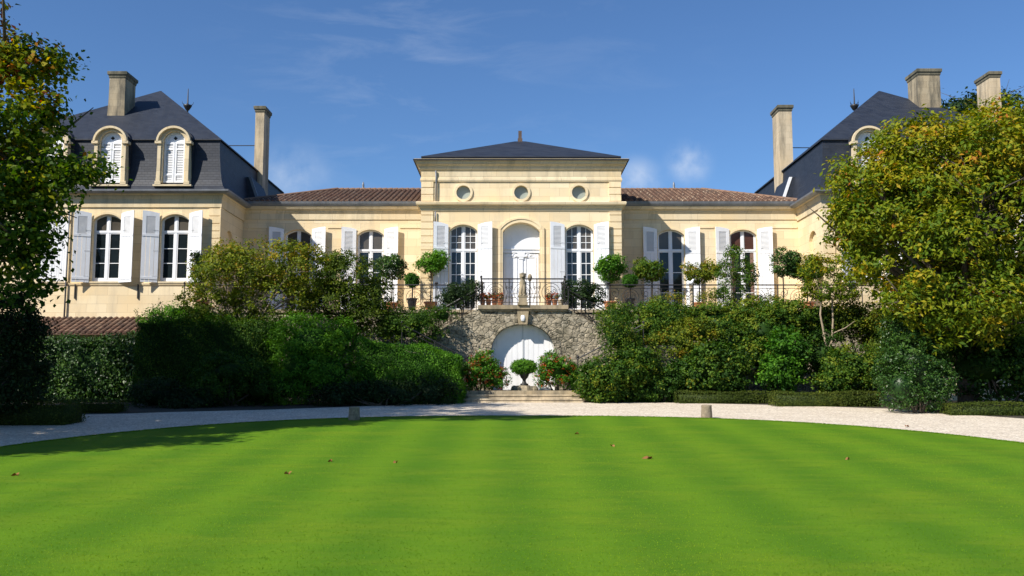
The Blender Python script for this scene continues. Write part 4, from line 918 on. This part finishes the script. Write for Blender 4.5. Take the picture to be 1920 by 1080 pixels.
def hedge(label, x0, x1, y0, y1, z1, dens, leaf, mat, seed, tint=.5, slope=0., name='hedge', cat='hedge', wob=.05, jit=.04, group=None, tvar=.15, tufts=0, z0=None):
    zb = min(gz(y0), gz(y1)) if z0 is None else z0; lf = Leaves(seed); lf.box(x0, x1, y0, y1, zb, z1, dens, leaf, tint, slope=slope, wob=wob, jit=jit, tvar=tvar)
    e = .07+wob
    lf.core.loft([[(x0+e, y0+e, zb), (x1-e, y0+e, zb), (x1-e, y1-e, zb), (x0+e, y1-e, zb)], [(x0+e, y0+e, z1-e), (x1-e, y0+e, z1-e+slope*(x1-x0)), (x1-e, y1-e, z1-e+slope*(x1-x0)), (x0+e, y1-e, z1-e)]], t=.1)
    if tufts:
        r = lf.r; C = np.stack([r.uniform(x0+.1, x1-.1, tufts), r.uniform(y0, y1, tufts), z1+r.uniform(-.05, .28, tufts)], 1); lf.clumps(C, np.tile([0., 0, 1], (tufts, 1)), 26, .20, leaf, tint+.15)
    o_ = lf.build(name, FO[mat], None, loc=((x0+x1)/2, y0, zb)); return tag(o_, label, cat, group)
# ---- large trees
def oaktop(z): return z
LT_Y = 20.0
blobs = [PB(-70, 330, 20, 175, 140), PB(-45, 170, 20, 145, 95), PB(-105, 60, 20, 115, 100), PB(45, 470, 19.5, 60, 56), PB(-60, 450, 20, 130, 110), PB(80, 320, 20, 80, 34), PB(70, 215, 20, 50, 55), PB(60, 120, 20, 50, 38), PB(50, 390, 20, 58, 42), PB(-230, 200, 21, 170, 250), PB(10, 430, 19.6, 80, 62), PB(30, 540, 19.6, 58, 46), PB(-20, 300, 19.8, 100, 90), PB(120, 290, 20, 40, 24), PB(125, 370, 19.8, 20, 22)]
blobs += [(-16.5, 20.5, 11.0, 3.0, 3, 2.6), (-17.5, 21, 6.5, 3.6, 3.4, 3.2), (-17, 20, 13.0, 2.2, 2.2, 1.8), (-13.4, 18.0, 12.8, 2.0, 1.5, 1.3), (-12.2, 17.1, 12.4, 1.5, 1.1, 1.1), (-11.4, 16.7, 12.6, 1.3, .8, .9), (-10.7, 16.9, 12.8, .9, .6, .7)]  # last crown masses, above the view, added so shade reaches the far lawn
def left_extra(lf):
    r = lf.r; n = 46; x = np.concatenate([np.linspace(60, 206, 30), np.linspace(20, 140, 16)]); y = np.concatenate([np.linspace(345, 322, 30), np.linspace(90, 118, 16)])
    P = np.stack([[XX(a, 20, b) for a, b in zip(x, y)], r.normal(20, .2, n), [ZZ(b, 20)+r.normal(0, .10) for b in y]], 1)
    lf.clumps(P, np.tile([.6, -.3, .5], (n, 1)), 30, .30, .11, .42)
tree('oak_tree', 'large oak at the left edge with orange and yellow autumn leaves towards its top', 'tree', (-15.5, 20.5, gz(20.5)), blobs, 3900, 34, .34, .13, 'oak', 11, tint=.16, toptint=1.35, r0=.32, nl=40, fork=.3, inner=.3, extra=left_extra, zmin=1.2, tclump=.17, aspect=.7)
blobs = [PB(1780, 330, 29.5, 175, 112), PB(1668, 395, 29, 95, 80), PB(1860, 400, 29.5, 170, 150), PB(1740, 490, 28.6, 120, 95), PB(1600, 425, 29, 44, 60), PB(1615, 345, 29, 44, 34), PB(1585, 395, 28.8, 30, 30), PB(1880, 275, 30, 110, 70), PB(1715, 275, 30, 78, 50), PB(1830, 560, 28.5, 120, 80), PB(1960, 420, 30, 150, 200), PB(1710, 575, 28.0, 56, 42), PB(1800, 600, 28.0, 60, 34), PB(1760, 640, 28.0, 26, 16), PB(1625, 500, 28.8, 34, 32)]
blobs += [(17.5, 33, 5.5, 3, 2.5, 3), (14.5, 32.5, 6, 2.5, 2, 2.5)]
tree('chestnut_tree', 'broad tree with golden green leaf clusters in front of the right pavilion', 'tree', (14.6, 30.0, gz(30)), blobs, 3800, 34, .34, .18, 'golden', 21, tint=.36, toptint=.20, r0=.28, nl=46, fork=.3, inner=.15, zmin=1.5, up=.55, tclump=.15, tvar=.12, aspect=.42)
# trees standing out of view on the left; their shade falls on the hedges, the path and the lawn edge
for i, (x, y, hh_, rr_, more) in enumerate(OFF):
    tree('tall_tree', ['tall leafy tree on the lawn side, left of the oak', 'tall leafy tree behind the oak', 'tall leafy tree nearest the camera on the left', 'tall leafy tree farthest left', 'tall leafy tree leaning towards the oak'][i % 5], 'tree', (x, y, gz(y)),
         [(x, y, hh_*.62, rr_, rr_, hh_*.34), (x+rr_*.3, y-.4, hh_*.8, rr_*.7, rr_*.7, hh_*.2), (x-rr_*.3, y+.6, hh_*.45, rr_*.8, rr_*.8, hh_*.22)]+list(more), 700, 26, .60, .27, 'green', 31+i, r0=.25, nl=18, inner=.3, group='trees along the left of the lawn')
tree('pine_tree', 'dark distant tree rising just behind the chimneys at the right', 'tree', (33, 66, 0), [PB(1815, 245, 66, 70, 60), PB(1835, 196, 66, 22, 14), PB(1790, 215, 66, 26, 22), PB(1885, 205, 66, 30, 26)], 260, 30, .8, .3, 'dark', 51, r0=.3, nl=14)
# ---- trees in front of the terrace, left
T1 = [PB(492, 495, 34.4, 95, 46), PB(430, 520, 34.2, 75, 50), PB(560, 510, 34.4, 66, 55), PB(520, 555, 34.3, 85, 45), PB(400, 580, 34.0, 55, 40)]
tree('spreading_tree', 'low spreading tree with yellowish leaves behind the clipped hedge, left of the darker tree', 'tree', (XX(452, 34.4, 740), 34.6, 0), T1, 1250, 28, .20, .10, 'olive', 61, tint=.48, toptint=.3, r0=.07, nl=30, barkm='pale_bark', fork=.5, inner=.2)
T2 = [PB(655, 520, 34.6, 52, 46), PB(700, 560, 34.6, 40, 32), PB(640, 570, 34.5, 62, 38), PB(690, 600, 34.4, 52, 34), PB(625, 492, 34.6, 24, 18)]
tree('leafy_tree', 'dark green tree beside the spreading yellowish one, left of the potted trees', 'tree', (XX(665, 34.8, 700), 34.9, 0), T2, 900, 28, .20, .095, 'olive', 63, tint=.18, toptint=.15, r0=.07, nl=20, fork=.5, inner=.2)
# multi-stemmed little tree on the right, pale curved stems
sb = (XX(1553, 34.2, 690), 34.2, 0); root = empty('garden_tree', sb, 'thin small tree with pale curved stems below the right terrace railing', 'tree'); lf = Leaves(65)
lf.crown([PB(1530, 500, 34.2, 30, 26), PB(1575, 505, 34.2, 34, 26), PB(1555, 545, 34.2, 52, 18), PB(1595, 540, 34.2, 26, 22), PB(1520, 545, 34.2, 22, 16)], 230, 26, .17, .10, 'x' and .34, 0.25, .2); lf.build('crown', FO['golden'], root, .5)
mb = MB(); q = lambda px, py: (XX(px, 34.2, py), 34.2, ZZ(py, 34.2))
mb.tube([(sb[0], 34.2, -.1), q(1551, 660), q(1545, 625), q(1538, 590), q(1541, 550), q(1530, 515)], [.06, .05, .042, .036, .03, .012], 7)
mb.tube([q(1551, 660), q(1560, 640), q(1562, 600), q(1560, 560), q(1575, 520)], [.045, .04, .036, .03, .012], 7)
mb.tube([q(1562, 625), q(1585, 615), q(1603, 602)], [.03, .022, .012], 6); mb.tube([q(1541, 560), q(1525, 548)], [.022, .01], 5); mb.tube([q(1560, 566), q(1590, 540)], [.022, .01], 5)
build('trunk', mb, M['pale_bark'], root, True)
# thin climbing stem beside it
T3 = [PB(1378, 490, 36.6, 24, 26), PB(1395, 520, 36.6, 24, 24), PB(1370, 545, 36.5, 24, 22), PB(1360, 505, 36.6, 16, 16)]
tree('climbing_rose', 'tall loose climbing shrub in front of the right-hand wing windows', 'shrub', (XX(1378, 36.7, 640), 36.7, 0), T3, 260, 24, .15, .075, 'green', 67, tint=.45, toptint=.15, r0=.03, nl=12, barkm='pale_bark', fork=.6)
# ---- clipped hedges and wall of green, left
def hx(px, Y): return XX(px, Y, 700)
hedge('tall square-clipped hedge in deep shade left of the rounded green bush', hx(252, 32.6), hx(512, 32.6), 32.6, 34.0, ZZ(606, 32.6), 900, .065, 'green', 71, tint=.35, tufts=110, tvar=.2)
hedge('ivy-covered wall hedge below the low tiled roof', -20.5, hx(256, 34), 34.0, 34.9, ZZ(636, 34.0), 520, .10, 'gloss', 72, tint=.5, wob=.09, jit=.08, name='ivy_hedge', tvar=.25)
hedge('low box hedge at the foot of the ivy wall, left side of the path', hx(112, 28.2), hx(250, 29.5), 28.35, 29.2, ZZ(752, 28.4), 1100, .042, 'box', 73, tint=.5, wob=.02, jit=.02, group='low box hedges along the path')
hedge('long low box hedge edging the gravel on the right', hx(1272, 32.2), hx(1452, 31.8), 32.45, 33.1, ZZ(735, 32.5), 1100, .042, 'box', 74, tint=.45, wob=.02, jit=.02, group='low box hedges along the path')
hedge('brighter low box hedge section between the long one and the big dark bush', hx(1450, 31.1), hx(1664, 30.6), 31.0, 31.7, ZZ(736, 31.0), 1100, .042, 'box', 75, tint=.62, wob=.025, jit=.02, group='low box hedges along the path')
hedge('low box hedge at the far right beyond the big dark bush', hx(1772, 27.6), hx(2010, 27.4), 27.35, 28.1, ZZ(757, 27.4), 1100, .042, 'box', 76, tint=.5, wob=.02, jit=.02, group='low box hedges along the path')
shrub('laurel_bush', 'rounded bright green bush standing above the hedges, left of the gate', 32.0, [PB(585, 645, 32.4, 66, 54), PB(560, 690, 32.2, 48, 60), PB(615, 700, 32.4, 60, 55), PB(640, 630, 32.8, 34, 26), PB(545, 725, 31.9, 40, 36)], 1000, 26, .16, .075, 'bright', 81, tint=.78, up=.8, core=.86)
hedge('sloping clipped hedge falling towards the steps, left of the gate', hx(668, 32.4), hx(862, 32.4), 32.4, 34.0, ZZ(632, 32.4), 900, .062, 'bright', 82, tint=.58, slope=-.19, wob=.10)
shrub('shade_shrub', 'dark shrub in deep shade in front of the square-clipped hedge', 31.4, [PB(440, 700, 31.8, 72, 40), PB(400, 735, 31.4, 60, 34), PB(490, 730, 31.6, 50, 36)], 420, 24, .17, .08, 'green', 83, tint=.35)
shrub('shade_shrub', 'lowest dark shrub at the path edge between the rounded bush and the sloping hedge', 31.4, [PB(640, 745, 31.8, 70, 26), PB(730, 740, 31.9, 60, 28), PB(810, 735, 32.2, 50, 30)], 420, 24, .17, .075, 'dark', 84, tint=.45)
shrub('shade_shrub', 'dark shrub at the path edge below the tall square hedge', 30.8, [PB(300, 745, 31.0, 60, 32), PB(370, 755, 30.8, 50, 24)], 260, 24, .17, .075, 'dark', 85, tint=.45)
shrub('wall_shrub', 'green shrub against the stone wall left of the upper stair', 34.4, [PB(735, 605, 34.8, 40, 30), PB(790, 600, 34.8, 40, 24), PB(830, 592, 34.8, 24, 18), PB(765, 620, 34.6, 60, 26)], 360, 24, .17, .075, 'green', 86, tint=.5)
shrub('wall_shrub', 'yellow-green shrub under the spreading tree, above the clipped hedge', 34.5, [PB(370, 605, 34.6, 66, 24), PB(450, 612, 34.6, 60, 22), PB(300, 600, 34.6, 36, 16), PB(330, 585, 34.7, 22, 16)], 360, 24, .17, .075, 'bright', 87, tint=.75)
for i, (px, py) in enumerate(((262, 583), (285, 570), (300, 566), (322, 580), (345, 572))):
    r_ = empty('hedge_shoot', (XX(px, 33.3, 600), 33.3, ZZ(612, 33.3)), ['leftmost long shoot sticking up from the clipped hedge', 'second long shoot from the left on the clipped hedge', 'tallest middle shoot sticking up from the clipped hedge', 'fourth long shoot from the left on the clipped hedge', 'rightmost long shoot on the clipped hedge'][i], 'shoot', 'long shoots on the clipped hedge'); lf = Leaves(190+i)
    n = 9; C = np.stack([np.full(n, XX(px, 33.3, 600))+lf.r.normal(0, .05, n), np.full(n, 33.3), np.linspace(ZZ(610, 33.3), ZZ(py, 33.3), n)], 1); lf.clumps(C, np.tile([0., 0, 1], (n, 1)), 10, .10, .07, .7); lf.build('foliage', FO['bright'], r_)
    mb = MB(); mb.tube([(C[0][0], 33.3, ZZ(640, 33.3)), tuple(C[4]), tuple(C[-1])], [.012, .01, .005], 5); build('stem', mb, M['bark'], r_)
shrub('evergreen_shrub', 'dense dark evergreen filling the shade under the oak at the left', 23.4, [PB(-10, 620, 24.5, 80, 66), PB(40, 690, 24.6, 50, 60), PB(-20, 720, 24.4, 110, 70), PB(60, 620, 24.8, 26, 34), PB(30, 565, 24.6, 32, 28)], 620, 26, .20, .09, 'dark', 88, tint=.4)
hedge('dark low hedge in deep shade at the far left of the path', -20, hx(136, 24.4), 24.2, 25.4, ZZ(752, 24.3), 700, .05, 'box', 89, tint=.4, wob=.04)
# ---- red flowering shrubs beside the gate
def flower_shrub(label, blobs, y, seed, nf):
    r_ = shrub('flowering_shrub', label, y, blobs, 200, 24, .13, .075, 'bright', seed, tint=.6, group='red flowering shrubs beside the gate', core=.75)
    lf = Leaves(seed+500); lf.crown(lumpy(blobs, seed, 6), nf*3, 10, .06, .042, .5, tclump=.25, inner=0, up=.7); lf.build('blossom', FO['red'], r_, .8)
flower_shrub('red and orange flowering shrub at the left of the gate', [PB(905, 695, 34.2, 38, 30), PB(885, 712, 34.0, 22, 24), PB(930, 712, 34.1, 24, 22)], 34.2, 91, 130)
flower_shrub('red and orange flowering shrub at the right of the gate', [PB(1045, 695, 34.2, 34, 28), PB(1022, 705, 34.1, 20, 20), PB(1070, 708, 34.2, 20, 22)], 34.2, 92, 105)
# ---- wall of green, right
right = [
 ('rounded mid-green bush right of the red flowering shrub, by the steps', [PB(1155, 705, 33.4, 66, 42), PB(1115, 725, 33.2, 36, 26), PB(1195, 690, 33.6, 40, 46), PB(1140, 740, 33.0, 44, 16)], 33.2, 'green', .48, .10, 620),
 ('grey-green shrub climbing the wall right of the stair', [PB(1155, 628, 33.6, 34, 38), PB(1165, 592, 35.0, 40, 22), PB(1185, 665, 33.6, 26, 30)], 33.7, 'green', .55, .07, 320),
 ('tall green shrub topping the terrace wall below the small topiary', [PB(1220, 620, 35.0, 50, 46), PB(1250, 590, 35.4, 56, 22), PB(1230, 665, 34.6, 40, 40)], 34.8, 'green', .62, .09, 460),
 ('rust-tinged shrub in the middle of the right-hand greenery', [PB(1265, 645, 34.4, 56, 30), PB(1300, 625, 34.6, 48, 26), PB(1290, 665, 34.2, 34, 26)], 34.4, 'olive', .58, .09, 380),
 ('bright shrub below the two windows of the right wing', [PB(1350, 610, 35.2, 60, 40), PB(1400, 590, 35.4, 56, 26), PB(1330, 590, 35.4, 40, 18), PB(1375, 640, 35.0, 52, 40)], 35.0, 'green', .72, .095, 560),
 ('broad-leaved dark shrub above the long box hedge', [PB(1335, 695, 33.6, 52, 46), PB(1300, 705, 33.6, 36, 36), PB(1370, 700, 33.5, 34, 40)], 33.6, 'green', .42, .115, 420),
 ('bright vine-like shrub between two dark gaps, right greenery', [PB(1470, 665, 33.6, 36, 50), PB(1455, 705, 33.3, 34, 34), PB(1480, 700, 33.4, 30, 36)], 33.4, 'bright', .42, .12, 340),
 ('shrub with long leaves rising behind the vine-like one', [PB(1430, 625, 34.6, 44, 40), PB(1480, 600, 34.9, 50, 34), PB(1420, 665, 34.3, 36, 40)], 34.4, 'green', .66, .10, 460),
 ('dark shrub in the hollow under the pale curved stems', [PB(1540, 665, 34.6, 46, 50), PB(1520, 620, 35.0, 36, 34), PB(1560, 700, 34.4, 44, 40)], 34.6, 'green', .3, .10, 380),
 ('feathery green shrub above the brighter box hedge', [PB(1600, 690, 32.8, 44, 48), PB(1570, 715, 32.4, 36, 26), PB(1640, 700, 32.8, 36, 42)], 32.6, 'green', .60, .095, 460),
 ('rusty-topped shrub along the railing near the golden tree', [PB(1590, 600, 35.2, 56, 34), PB(1640, 610, 35.2, 50, 36), PB(1660, 640, 34.8, 46, 50), PB(1560, 590, 35.4, 36, 20)], 35.0, 'olive', .45, .095, 560),
 ('low shrub at the gravel edge left of the long box hedge', [PB(1235, 730, 33.3, 36, 24), PB(1205, 740, 33.1, 30, 14), PB(1265, 715, 33.5, 26, 30)], 33.3, 'green', .3, .09, 260),
 ('pale silvery herb growing through the right-hand railing', [PB(1250, 565, 37.0, 34, 14), PB(1340, 560, 37.0, 36, 14), PB(1430, 566, 37.0, 30, 12)], 37.0, 'olive', .62, .06, 150),
]
for i, (lab, bl, y, mt, ti, lf_, n) in enumerate(right):
    shrub('garden_shrub', lab, y, bl, n, 22, .18, lf_, mt, 101+i, tint=ti, tclump=.24, core=.82 if i != 12 else 0, group='shrubs below the right-hand terrace')
shrub('holly_bush', 'big dark glossy bush standing forward on the gravel under the golden tree', 28.2, [PB(1715, 690, 28.6, 58, 72), PB(1705, 630, 28.8, 48, 50), PB(1740, 720, 28.4, 42, 52), PB(1690, 725, 28.3, 40, 44)], 900, 26, .15, .075, 'gloss', 120, tint=.5, core=.9, aspect=.5)
shrub('shade_shrub', 'dark undergrowth behind the far right box hedge', 29.4, [PB(1840, 690, 29.8, 90, 60), PB(1920, 680, 30, 80, 80), PB(1800, 640, 30.5, 60, 60)], 620, 24, .22, .12, 'green', 121, tint=.3)
# ---- roses spilling over the stair heads
shrub('rose_bush', 'dark rose bush spilling over the stair head left of the balcony', 35.9, [PB(865, 553, 35.7, 38, 24), PB(842, 562, 35.7, 22, 16), PB(885, 545, 35.7, 18, 20)], 190, 22, .13, .07, 'dark', 131, tint=.62, group='roses at the stair heads', core=.6).location
shrub('rose_bush', 'dark rose bush spilling over the stair head right of the balcony', 35.9, [PB(1092, 553, 35.7, 34, 24), PB(1112, 562, 35.7, 20, 14), PB(1072, 548, 35.7, 14, 20)], 190, 22, .13, .07, 'dark', 132, tint=.62, group='roses at the stair heads', core=.6)
for nm in ('rose_bush', 'rose_bush.001'): pass
# ================================================================== POTS, STATUE, SMALL THINGS
def pot(mb, x, y, z, r, h): mb.lathe((x, y, z), [(r*.62, 0), (r*.70, h*.1), (r*.92, h*.75), (r*.95, h*.84), (r*1.08, h*.86), (r*1.08, h), (r*.9, h), (r*.86, h*.9), (0, h*.9)], 18)
def potted(label, px, py, rx, ry, Y, seed, mat='green', tint=.5, potmat='terracotta', pr=.27, ph=.42, leaf=.085, ncl=130, group='potted orange trees on the terrace', extra=(), ball=False):
    x = XX(px, Y, py); root = empty('potted_tree', (x, Y, TF), label, 'potted tree', group); z = ZZ(py, Y); k = Y/1740.
    mb = MB(); pot(mb, x, Y, TF, pr, ph); build('pot', mb, M[potmat], root, True)
    mb = MB(); mb.lathe((x, Y, TF+ph*.86), [(0, 0), (pr*.85, 0), (pr*.8, .03), (0, .05)], 12); build('potting_soil', mb, M['soil'], root)
    mb = MB(); mb.tube([(x, Y, TF+ph*.8), (x+.02, Y+.01, (TF+ph+z)/2), (x, Y, z-ry*k*.3)], [.035, .028, .024], 7)
    rnd = random.Random(seed)
    for j in range(8):
        a = j*.8; mb.tube([(x, Y, z-ry*k*.75), (x+.5*rx*k*math.cos(a), Y+.5*rx*k*math.sin(a), z-ry*k*.1), (x+.8*rx*k*math.cos(a), Y+.8*rx*k*math.sin(a), z+ry*k*rnd.uniform(0, .6))], [.018, .012, .005], 5)
    build('trunk', mb, M['bark'], root, True)
    lf = Leaves(seed)
    bl = [(x, Y, z, rx*k, rx*k, ry*k)]
    if not ball: 
        for j in range(6): a = rnd.uniform(0, 6.3); q5 = rnd.uniform(.32, .6); bl.append((x+.75*rx*k*math.cos(a), Y+.5*rx*k*math.sin(a), z+rnd.uniform(-.5, .75)*ry*k, rx*k*q5, rx*k*q5, ry*k*q5))
        bl[0] = (x, Y, z, rx*k*.78, rx*k*.78, ry*k*.78)
        lf.crown(bl, int(ncl*1.9), 20, .14, leaf*1.15, tint, .2, .2, jit=1.0, tclump=.22)
    else:
        lf.crown(bl, ncl*2, 20, .06, leaf*.6, tint, .1, .02); lf.blob_core(bl, .88)
    lf.build('crown', FO[mat], root, .5); return root
potted('bushy dark-leaved potted tree in front of the second window left of the centre', 735, 503, 34, 30, 38.9, 141, 'gloss', .45)
potted('bright green round-headed potted tree against the quoins left of the centre window', 808, 494, 27, 24, 38.6, 142, 'bright', .7, ncl=120)
potted('light green potted tree overlapping the quoins right of the centre window', 1143, 508, 27, 26, 38.4, 143, 'bright', .55)
potted('potted tree in front of the first window right of the centre block', 1222, 511, 28, 22, 38.9, 144, 'green', .6)
potted('loose potted tree with rusty leaves between the two windows of the right wing', 1310, 514, 30, 24, 38.9, 145, 'olive', .6)
potted('dark glossy potted tree at the last shutter of the right wing', 1467, 497, 28, 26, 38.7, 146, 'gloss', .5)
potted('green potted tree between the dark glossy one and the golden tree', 1512, 508, 26, 26, 38.7, 147, 'green', .5)
potted('dark purple-green potted tree at the corner of the left pavilion', 382, 500, 20, 22, 37.9, 148, 'dark', .5)
potted('small clipped ball tree in a dark urn left of the balcony', 773, 525, 13.5, 13, 37.9, 151, 'bright', .35, 'darkpot', .2, .5, ball=True, group='clipped ball trees on the terrace')
potted('small clipped ball tree in a dark urn right of the balcony', 1181, 527, 14, 12, 37.9, 152, 'bright', .35, 'darkpot', .2, .5, ball=True, group='clipped ball trees on the terrace')
# topiary urn in front of the gate
ux, uy = XX(983, 34.6, 700), 34.6
root = empty('topiary_urn', (ux, uy, .42), 'flattened green topiary ball in a dark urn on a rough stone base before the gate', 'planter')
mb = MB(); z0 = .42
for j in range(26):
    rnd = random.Random(j+7); a = rnd.uniform(0, 6.28); r = rnd.uniform(.05, .36); x, y = ux+r*1.25*math.cos(a), uy+r*.7*math.sin(a); s = rnd.uniform(.07, .13)
    mb.lathe((x, y, z0-.02), [(s, 0), (s*1.1, s*.6), (s*.8, s*1.3), (s*.3, s*1.6), (0, s*1.6)], 7)
mb.lathe((ux, uy, z0-.01), [(.34, 0), (.3, .12), (.2, .2), (0, .2)], 10)
build('stone_base', mb, M['weathered'], root)
mb = MB(); zb2 = z0+.19; mb.lathe((ux, uy, zb2), [(.15, 0), (.15, .05), (.09, .08), (.055, .16), (.07, .22), (.13, .28), (.19, .42), (.20, .52), (.17, .58), (.21, .64), (.235, .67), (.235, .70), (.18, .70), (0, .66)], 20); build('urn', mb, M['darkpot'], root, True)
lf = Leaves(155); bl = [(ux-.02, uy, ZZ(688, uy), .47, .47, .27)]; lf.crown(bl, 300, 26, .07, .05, .62, .2, .02); lf.blob_core(bl, .85); lf.build('foliage', FO['bright'], root)
mb = MB(); mb.tube([(ux, uy, zb2+.6), (ux, uy, ZZ(688, uy))], .03, 6); build('stem', mb, M['bark'], root)
# stone statue on the balcony edge
sx = XX(980, Yg, 550); root = empty('stone_statue', (sx, Yg-.0, TF), 'weathered stone statue of a seated beast on a plinth, middle of the balcony edge', 'statue')
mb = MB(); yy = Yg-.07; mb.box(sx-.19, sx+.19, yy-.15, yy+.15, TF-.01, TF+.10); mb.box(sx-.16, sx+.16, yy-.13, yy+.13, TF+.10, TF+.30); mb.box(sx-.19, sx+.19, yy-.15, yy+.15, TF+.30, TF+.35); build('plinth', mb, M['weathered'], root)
mb = MB(); b0 = TF+.35
mb.lathe((sx, yy+.03, b0), [(0, 0), (.15, .0), (.16, .08), (.13, .22), (.125, .38), (.13, .50), (.10, .58), (.075, .62), (.10, .66), (.125, .73), (.12, .81), (.07, .87), (0, .89)], 14, 1, .85)
for s in (-1, 1):
    mb.tube([(sx+s*.065, yy-.09, b0+.01), (sx+s*.06, yy-.08, b0+.2), (sx+s*.05, yy-.03, b0+.42)], [.045, .036, .05], 8); mb.lathe((sx+s*.065, yy-.11, b0), [(0, 0), (.055, 0), (.055, .035), (.02, .06), (0, .06)], 8)
    mb.tube([(sx+s*.10, yy+.02, b0+.80), (sx+s*.115, yy+.02, b0+.87)], [.035, .01], 6)
mb.lathe((sx, yy-.09, b0+.68), [(0, 0), (.055, .02), (.055, .07), (.02, .10), (0, .10)], 8)
build('beast', mb, M['weathered'], root, True)
bx = XX(993.5, 36.6, 520); root = empty('ball_finial', (bx, 36.6, TF), 'small dark ball on a thin post just right of the statue', 'finial'); mb = MB(); mb.tube([(bx, 36.6, TF), (bx, 36.6, ZZ(527, 36.6))], .03, 7); build('post', mb, M['iron'], root)
mb = MB(); mb.lathe((bx, 36.6, ZZ(528, 36.6)), [(0, 0), (.05, .02), (.075, .09), (.095, .16), (.07, .25), (.03, .30), (0, .31)], 12); build('ball', mb, M['weathered'], root, True)
# flower pots behind the balcony railing
k_ = 0
for px, mat, fl in ((905, 'terracotta', 1), (916, 'terracotta', 1), (927, 'terracotta', 1), (938, 'terracotta', 1), (1029, 'terracotta', 1), (1040, 'terracotta', 1), (1051, 'pale_stone', 0)):
    Y = 35.75; x = XX(px, Y, 560); side = 'left' if px < 980 else 'right'; n_ = ['outermost', 'second', 'third', 'innermost', 'inner', 'middle', 'outer pale'][k_]
    root = empty('flower_pot', (x, Y, TF), '%s flower pot %s behind the balcony railing %s of the statue' % (n_, 'with orange blooms' if fl else 'of cream stone', side), 'flower pot', 'flower pots behind the balcony railing')
    mb = MB(); pot(mb, x, Y, TF, .115, .25); build('pot', mb, M[mat], root, True)
    lf = Leaves(160+k_); bl = [(x, Y, TF+.36, .13, .13, .10)]; lf.crown(bl, 12, 14, .07, .05, .6); lf.build('foliage', FO['bright'], root)
    if fl: lf = Leaves(170+k_); lf.crown([(x, Y-.02, TF+.38, .14, .14, .12)], 22, 10, .05, .05, .5, tclump=.3, inner=0); lf.build('blossom', FO['orange'], root, .8)
    k_ += 1
sx2 = XX(1301, 37.1, 550); root = empty('garden_ornament', (sx2, 37.55, TF), 'slim pale stone pillar with a small white bird on top, on the right terrace', 'ornament')
mb = MB(); mb.box(sx2-.11, sx2+.11, 37.5, 37.72, TF, TF+.08); mb.lathe((sx2, 37.61, TF+.08), [(.08, 0), (.07, .1), (.06, .5), (.08, .85), (.10, .88), (.10, .93), (0, .93)], 12); build('pillar', mb, M['pale_stone'], root)
mb = MB(); mb.tube([(sx2-.16, 37.61, TF+1.2), (sx2-.05, 37.6, TF+1.1), (sx2+.03, 37.6, TF+1.12), (sx2+.09, 37.6, TF+1.24), (sx2+.14, 37.6, TF+1.25)], [.01, .07, .075, .04, .008], 8); mb.tube([(sx2, 37.61, TF+1.0), (sx2, 37.61, TF+1.1)], .02, 6); build('bird', mb, M['white'], root, True)
# short wooden bollards at the lawn edge
for px, yy, lab in ((664, 789, 'short wooden bollard on the lawn edge, left one, in the tree shade'), (1325, 784, 'short wooden bollard on the lawn edge, right one, in full sun')):
    Y = 26.35 if px > 900 else 25.6; x = XX(px, Y, 780); zg = gz(Y)+.006; mb = MB(); mb.lathe((x, Y, zg-.05), [(0, 0), (.165, 0), (.158, .15), (.145, .36), (.15, .405), (.135, .43), (0, .44)], 14)
    o_ = build('bollard', mb, M['post_wood'], None, True, loc=(x, Y, zg)); tag(o_, lab, 'bollard', 'bollards at the lawn edge')
# dry leaves on the grass
spots_ = [(1216, 860, 'red-brown dry leaf lying on the lawn right of centre', .17), (540, 889, 'brown dry leaf on the lawn left of centre', .1), (742, 868, 'small dry leaf on the lawn below the gate', .07), (30, 892, 'dry leaf on the lawn at the far left', .1), (1082, 814, 'leaf on the far part of the lawn', .09), (1148, 837, 'pale leaf on the lawn right of the axis', .08), (1590, 862, 'small leaf on the lawn towards the right', .07), (1700, 800, 'yellow leaf near the right lawn edge', .09), (620, 866, 'faint brown leaf left on the lawn', .07)]
for i, (px, py, lab, s) in enumerate(spots_):
    v = 540-py; c_, s_ = math.cos(TH), math.sin(TH); t_ = (F*s_+v*c_)/(F*c_-v*s_)   # z = EYE + t*Y on the sloping lawn
    Y = (-1.65+.035-EYE)/(t_-.05) ; x = XX(px, Y, py); zg = gz(Y)+.045
    rnd = random.Random(i); a0 = rnd.uniform(0, 6); mb = MB(); pts = []
    for j in range(12): a = 2*math.pi*j/12; r = s*(.5+.22*math.cos(3*a)); pts.append((x+r*math.cos(a+a0), Y+r*math.sin(a+a0), zg+.03*math.cos(2*a)+.01))
    for j in range(12): mb.face([(x, Y, zg+.005), pts[j], pts[(j+1) % 12]], rnd.random())
    o_ = build('fallen_leaf', mb, FO['brown'], None, tint=True, loc=(x, Y, zg)); tag(o_, lab, 'leaf', 'fallen leaves on the lawn')
